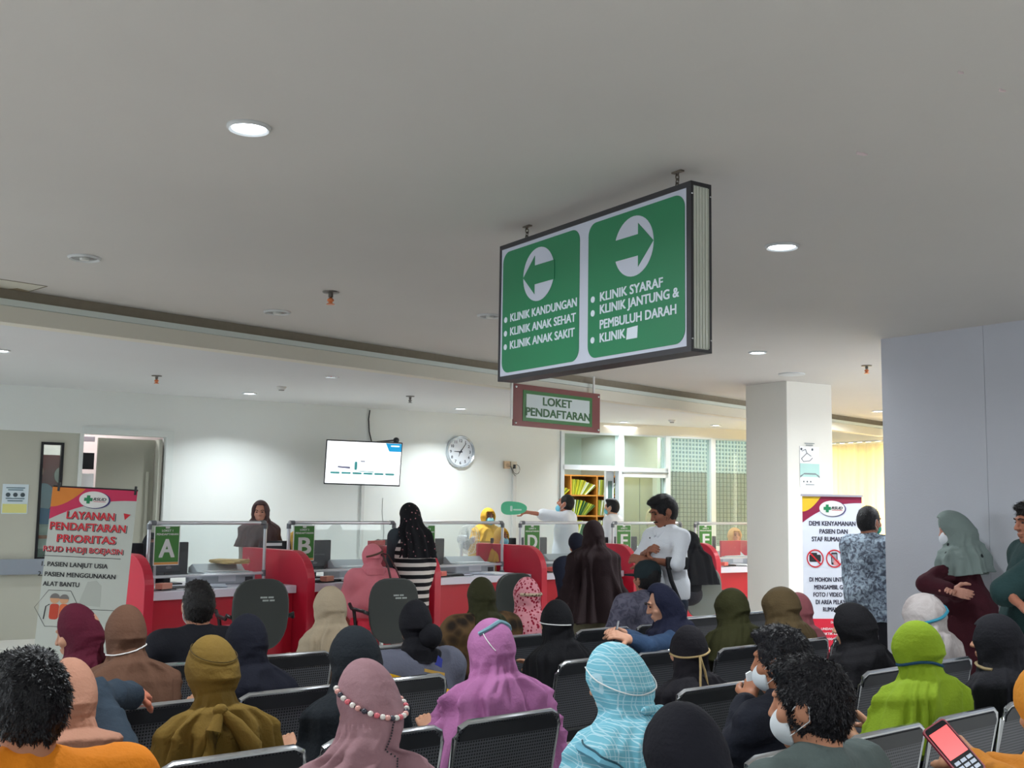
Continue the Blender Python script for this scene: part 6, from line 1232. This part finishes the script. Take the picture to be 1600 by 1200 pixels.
b_ = Sdf(*[np.array(x) for x in (np.minimum(F.shL, F.wrL)-.12, np.maximum(F.shL, F.elL)+.14)], .02); b_.cap(F.shL+[.0, 0, 0], F.elL, .085, .078, k=.03); b_.cap(F.elL, F.elL+(F.wrL-F.elL)*.9, .07, .055, k=.03); V, Q = b_.mesh(); mesh_obj('slate_sleeve', V, Q, SLG, r, True)
PNK = cloth((222, 130, 142), 'dress_pink', noise=.06)
r, F, S_ = person('pink_counter', 'seated woman in pink scarf and pink dress with brown shoulder bag', 582, 849, 10.8, yaw=-.2, fig=dict(wide=.185, hy=-.25, seat=.48), hijab=hj(PNK, rx=.115, ry=.125, nk=.85, ws=.13, ds=.12, wb=.14, db=.12, L=.3, fa=.04), top=PNK, topkw=dict(infl=.04, loose=.05), bottom=cloth((200, 110, 100), 'skirt_coral'), botkw=SKIRT)
strap(S_, mat('clip_dark', (96, 70, 56), .5), r, lambda th: .1+.03*math.sin(th), PI*.7, PI*1.35, .01, name='hair_clip')
# staff
BRN = cloth((92, 74, 74), 'scarf_staff_brown')
person('staff_brown', 'standing staff woman in grey brown scarf behind station A', 408, 781, 12.0, 'stand', yaw=math.radians(165), fig=dict(hy=-.35, hp=.15), eyes=True, skin=(206, 150, 128), hijab=hj(BRN, o0=.046, rx=.112, ry=.122, nk=1.0, ws=.22, ds=.15, wb=.27, L=.5, fa=.06, fw=.8), top=cloth((150, 142, 132), 'uniform_taupe'), topkw=dict(infl=.02), botkw=SKIRT)
YEL = cloth((222, 170, 60), 'scarf_yellow', noise=.05)
person('staff_yellow', 'standing staff woman in yellow scarf with blue mask behind station C', 763, 793, 15.0, 'stand', yaw=math.radians(168), fig=dict(wide=.19), eyes=True, skin=(150, 104, 86), hijab=hj(YEL, rx=.115, ry=.125, nk=.9, ws=.22, wb=.27, L=.45, fa=.04, fw=.72), mask=dict(rgb=(140, 206, 214)), top=cloth((216, 178, 110), 'uniform_yellow'), topkw=dict(infl=.04), botkw=SKIRT)
person('staff_yellow2', 'seated staff woman in yellow scarf peeking beside the standing yellow scarf', 784, 823, 13.8, yaw=math.radians(190), fig=dict(hy=-.3), eyes=True, skin=(170, 120, 96), hijab=hj(YEL, rx=.105, ry=.12, nk=.9, ws=.2, wb=.25, L=.42, fa=.04), mask=dict(rgb=(140, 206, 226)), top=cloth((216, 178, 110), 'uniform_yellow'), botkw=SKIRT)
person('staff_yellow3', 'seated staff woman in yellow scarf behind the letter B plate', 463, 829, 12.0, yaw=math.radians(175), eyes=True, skin=(190, 130, 106), hijab=hj(YEL, rx=.11, ry=.12, nk=.9, ws=.2, wb=.24, L=.42, fa=.04), top=cloth((216, 178, 110), 'uniform_yellow'), botkw=SKIRT)
person('staff_a', 'seated staff person with dark scarf behind the letter A plate', 238, 832, 10.9, yaw=math.radians(180), eyes=True, skin=(176, 120, 100), hijab=hj(BLK, rx=.1, ry=.12, nk=.9, ws=.2, wb=.22, L=.4, fa=.04), top=cloth((60, 52, 60), 'uniform_dark'), botkw=SKIRT)
person('staff_f', 'seated staff woman in tan orange scarf behind station F', 1148, 824, 17.0, yaw=math.radians(165), fig=dict(hy=-.2), eyes=True, skin=(206, 150, 120), hijab=hj(cloth((206, 160, 106), 'scarf_tan'), rx=.125, ry=.125, nk=.9, ws=.2, wb=.24, L=.42, fa=.04), top=cloth((206, 206, 206), 'uniform_pale'), botkw=SKIRT)
person('staff_b2', 'seated staff person hidden behind the striped dress woman', 592, 842, 13.0, yaw=math.radians(180), hair=dict(rgb=(30, 22, 26)), top=cloth((70, 40, 60), 'uniform_plum'), fig=dict(cover=.02))
WSH = cloth((226, 230, 236), 'shirt_white', noise=.03)
r, F, S_ = person('pointing', 'staff man in white shirt with lowered blue mask holding out a green card', 884, 771, 14.7, 'stand', yaw=math.radians(35), fig=dict(sex='m', hy=.0, hp=-.25), eyes=True, skin=(188, 122, 98), warms=dict(elL=world_hand(848, 804, 14.6), wrL=world_hand(822, 800, 14.5)), hair=dict(style='crop', amp=.001, rgb=(30, 26, 24)), mask=dict(rgb=(120, 200, 222), drop=.035, loops=True), top=WSH, topkw=dict(infl=.03, sleeve=.52, hem=.75))
r, F, S_ = person('staff_back', 'staff man in white shirt and blue mask turned to the folder shelf', 956, 778, 15.9, 'stand', yaw=math.radians(25), fig=dict(sex='m'), skin=(210, 160, 130), hair=dict(rgb=(26, 24, 26), amp=.001), mask=dict(rgb=(120, 200, 214)), top=WSH, topkw=dict(infl=.02, hem=.75))
r, F, S_ = person('white_shirt', 'standing man in white shirt with folded arms and black hair', 1037, 770, 8.25, 'stand', yaw=math.radians(86), fig=dict(sex='m', wide=.158, hy=-.3, hp=.42, lean=.03, cover=.018, arms=dict(elR=(.2, .07, 1.23), wrR=(-.03, .2, 1.29), elL=(-.21, .1, 1.2), wrL=(.03, .2, 1.22), hR=dict(curl=.5), hL=dict(curl=.6))), eyes=True, skin=(150, 98, 76), hair=dict(style='quiff', rgb=(24, 22, 24), amp=.002), top=WSH, topkw=dict(infl=.006, sleeve=.56, hem=.93, loose=.0, amp=.006), bottom=cloth((40, 50, 66), 'trousers_slate'))
c = F.head; Pm = lambda x, y, z: tuple(c+F.R@np.array([x, y, z])); q = B(); q.tube([Pm(-.024, .09, -.048), Pm(0, .105, -.042), Pm(.024, .09, -.048)], .005, 6); q.tube([Pm(-.05, .05, -.09), Pm(-.025, .078, -.108), Pm(0, .086, -.112), Pm(.025, .078, -.108), Pm(.05, .05, -.09)], .006, 6); q.build('beard', mat('brow_dark', (35, 26, 24)), r, smooth=True)
q = B(); ch = F.chest
for k in range(5): q.ell((ch[0]+.012, ch[1]+.152-.004*k, ch[2]+.14-.085*k), (.006, .004, .006), 8, 6)
q.build('shirt_buttons', mat('button_dark', (40, 40, 50), .4), r); q = B(); q.tube([tuple(F.neck+[-.07, .02, .03]), tuple(F.neck+[-.045, .075, .0]), tuple(F.neck+[-.008, .105, -.04])], .014, 8); q.tube([tuple(F.neck+[.07, .02, .03]), tuple(F.neck+[.045, .075, .0]), tuple(F.neck+[.008, .105, -.04])], .014, 8); q.build('collar', WSH, r, smooth=True)
BTK = patt('batik_blue', (138, 152, 166), (74, 80, 92), 26, 'NOISE', .40, .56, third=(180, 196, 206))
person('batik', 'standing man in grey blue batik shirt with green mask beside the roll-up banner', 1358, 789, 9.05, 'stand', yaw=-math.radians(82), fig=dict(sex='m', wide=.17, hy=-.3, hp=.1, tuck=True), skin=(176, 120, 96), hair=dict(rgb=(28, 25, 28), style='crop', amp=.0015), mask=dict(rgb=(70, 180, 150)), top=BTK, topkw=dict(infl=.02, sleeve=.7, hem=.72, loose=.03), bottom=cloth((26, 26, 32), 'trousers_black'))
SGR = patt('scarf_sage', (128, 142, 138), (36, 42, 44), 9, 'VORONOI', .1, .14)
r, F, S_ = person('sage', 'standing woman in sage scarf and maroon coat leaning on the pillar wall', 1490, 797, 7.75, 'stand', yaw=math.radians(25), fig=dict(hy=.12, hp=.3, lean=.05, wide=.15, tuck=True), skin=(206, 150, 130), hijab=hj(SGR, rx=.118, ry=.14, nk=.98, ws=.2, ds=.18, wb=.26, db=.19, L=.46, fa=.08, fw=.6, sx=.04, hem=.05, hph=2), mask=dict(rgb=(226, 230, 236)), top=cloth((66, 24, 34), 'coat_maroon', noise=.2), topkw=dict(infl=.012, hem=.2, loose=.05, amp=.006), bottom=cloth((44, 22, 30), 'skirt_maroon'), botkw=SKIRT, warms=dict(elL=world_hand(1447, 912, 7.55), wrL=world_hand(1485, 922, 7.4), wrR=world_hand(1492, 925, 7.45)))
person('green_man', 'standing man in dark green shirt with curly hair at the right edge', 1612, 782, 6.6, 'stand', yaw=math.radians(45), fig=dict(sex='m', hy=.25, hp=.1, wide=.21), eyes=True, skin=(160, 104, 82), warms=dict(elL=world_hand(1572, 925, 6.4), wrL=world_hand(1600, 950, 6.2)), hair=dict(rgb=(26, 24, 26), amp=.004, seed=4, sl=.02, lift=.25), top=cloth((34, 58, 58), 'shirt_green', noise=.2), topkw=dict(infl=.035, sleeve=.5, hem=.8, loose=.02))
person('black_counter', 'woman in black scarf and cloak seated at station F', 1076, 829, 13.0, yaw=-.2, hijab=hj(cloth((26, 27, 32), 'scarf_black_counter'), rx=.14, ry=.15, nk=1.15, ws=.27, wb=.3, L=.62, sx=.07, fa=.09), fig=dict(seat=.52), top=BLK, botkw=SKIRT)
# ------------------------------------------------------------------ held and carried things
def phone(key_pt, rot, label, w=.072, h=.155, screen=(226, 70, 70), case=(150, 30, 50)):
    p = empty('smartphone', key_pt, 0, label, 'phone'); p.rotation_euler = rot
    B().prism(rrect(-w/2, w/2, -h/2, h/2, .01, 4), -.005, .005).build('case', mat('case_%d' % case[0], case, .4), p); B().prism(rrect(-w/2+.004, w/2-.004, -h/2+.004, h/2-.004, .008, 4), -.0062, -.005).build('glass_front', mat('phone_black', (18, 20, 26), .1), p)
    B().box(-w/2+.007, w/2-.007, -.0068, -.0062, -h*.12, h*.38).build('screen', mat('phone_screen_%d' % screen[1], screen, .3, emit=.9), p); q = B()
    for k in range(3):
        for j in range(3): q.box(-w/2+.01+j*.019, -w/2+.025+j*.019, -.0068, -.0062, -h*.42+k*.014, -h*.42+.009+k*.014)
    q.build('screen_icons', mat('icon_pale', (150, 160, 176), .3, emit=.4), p); return p
phone(world_hand(1490, 1172, 2.9), (math.radians(-38), math.radians(-28), math.radians(12)), 'smartphone with glowing red screen held at the bottom right')
phone(world_hand(962, 988, 6.35), (math.radians(20), math.radians(-50), math.radians(70)), 'thin dark smartphone held by the navy scarf woman', screen=(90, 100, 120), case=(60, 62, 70))
gp = world_hand(803, 794, 14.4); gc = empty('green_card', gp, math.radians(5), 'green rounded card with white marks held out by the pointing staff man', 'card')
B().prism([(.17*abs(math.cos(t))**.75*(1 if math.cos(t) > 0 else -1), (.085-.02*math.cos(t))*abs(math.sin(t))**.8*(1 if math.sin(t) > 0 else -1)) for t in [2*PI*k/28 for k in range(28)]], -.008, .008).build('card', mat('card_green', (96, 206, 158), .5), gc); wq = mat('card_white', (206, 240, 226), .5)
B().prism(rrect(-.05, -.02, -.04, .03, .01), -.01, -.008).build('white_mark', wq, gc); B().prism(rrect(-.01, .1, -.03, -.01, .008), -.01, -.008).build('white_mark', wq, gc)
tp = Vector(world_hand(1172, 1056, 4.2)); q = B(); q.prism([(-.012, -.02), (.015, -.014), (.02, .01), (.002, .018), (-.016, .008)], -.008, .008); tag(q.build('tissue', mat('tissue_white', (238, 240, 242), .9), loc=tuple(tp)), 'small white tissue in the raised hand of the dark jacket man', 'tissue')
r, F, S_ = PEOPLE['pink_counter']; M = Matrix.Translation(r.location) @ Matrix.Rotation(r.rotation_euler[2], 4, 'Z')
bg = empty('shoulder_bag', tuple(M @ Vector((.19, -.17, 0))), r.rotation_euler[2]+.2, 'dark brown shoulder bag on the pink dress woman', 'bag'); BRL = mat('bag_brown', (74, 42, 42), .4)
B().prism(rrect(-.09, .09, .62, .86, .05), -.04, .03).build('pouch', BRL, bg, bevel=.015); q = B(); q.tube([(-.06, -.01, .84), (-.1, .0, 1.0), (-.12, .06, 1.1), (-.1, .14, 1.12)], .011, 8); q.tube([(.06, -.01, .84), (-.02, .0, 1.0), (-.06, .07, 1.11), (-.08, .14, 1.12)], .008, 8); q.build('strap', BRL, bg, smooth=True)
r, F, S_ = PEOPLE['white_shirt']; M = Matrix.Translation(r.location) @ Matrix.Rotation(r.rotation_euler[2], 4, 'Z'); pw = M @ Vector((-.15, .31, 1.12))
wb = empty('waist_bag', world_hand(1058, 880, 8.05), math.radians(15), 'black pouch with strap held against the white shirt', 'bag'); B().box(-.085, .085, -.02, .02, -.045, .045).build('pouch', BLACKP, wb, bevel=.01); q = B(); q.tube([(-.07, 0, -.03), (-.05, -.01, -.12), (.0, -.01, -.24), (.05, .0, -.34)], .017, 8); q.build('strap', BLACKP, wb, smooth=True)
# lamp glow is in the fittings; daylight through the rear windows comes from the world
L = bpy.data.lights.new('rear_daylight', 'AREA'); L.shape = 'RECTANGLE'; L.size = 7; L.size_y = 1.4; L.energy = P_REAR; L.color = (.82, .9, 1)
o_ = bpy.data.objects.new('rear_daylight', L); COL.objects.link(o_); o_.location = (-11.8, 3.5, 2.0); o_.rotation_euler = (PI/2, 0, -PI/2)
L = bpy.data.lights.new('records_light', 'AREA'); L.shape = 'RECTANGLE'; L.size = 2.4; L.size_y = 1.6; L.energy = P_BACK
p_ = Matrix.Translation((*GO, 0)) @ Matrix.Rotation(GA, 4, 'Z') @ Vector((.5, 1.0, 2.86)); o_ = bpy.data.objects.new('records_light', L); COL.objects.link(o_); o_.location = p_
L = bpy.data.lights.new('outdoor_sun', 'AREA'); L.shape = 'RECTANGLE'; L.size = 3; L.size_y = 1.5; L.energy = P_WIN; L.color = (.95, .98, 1)
p_ = Matrix.Translation((*GO, 0)) @ Matrix.Rotation(GA, 4, 'Z') @ Vector((3.3, 1.2, 3.3)); o_ = bpy.data.objects.new('outdoor_sun', L); COL.objects.link(o_); o_.location = p_; o_.rotation_euler = (math.radians(35), 0, GA)
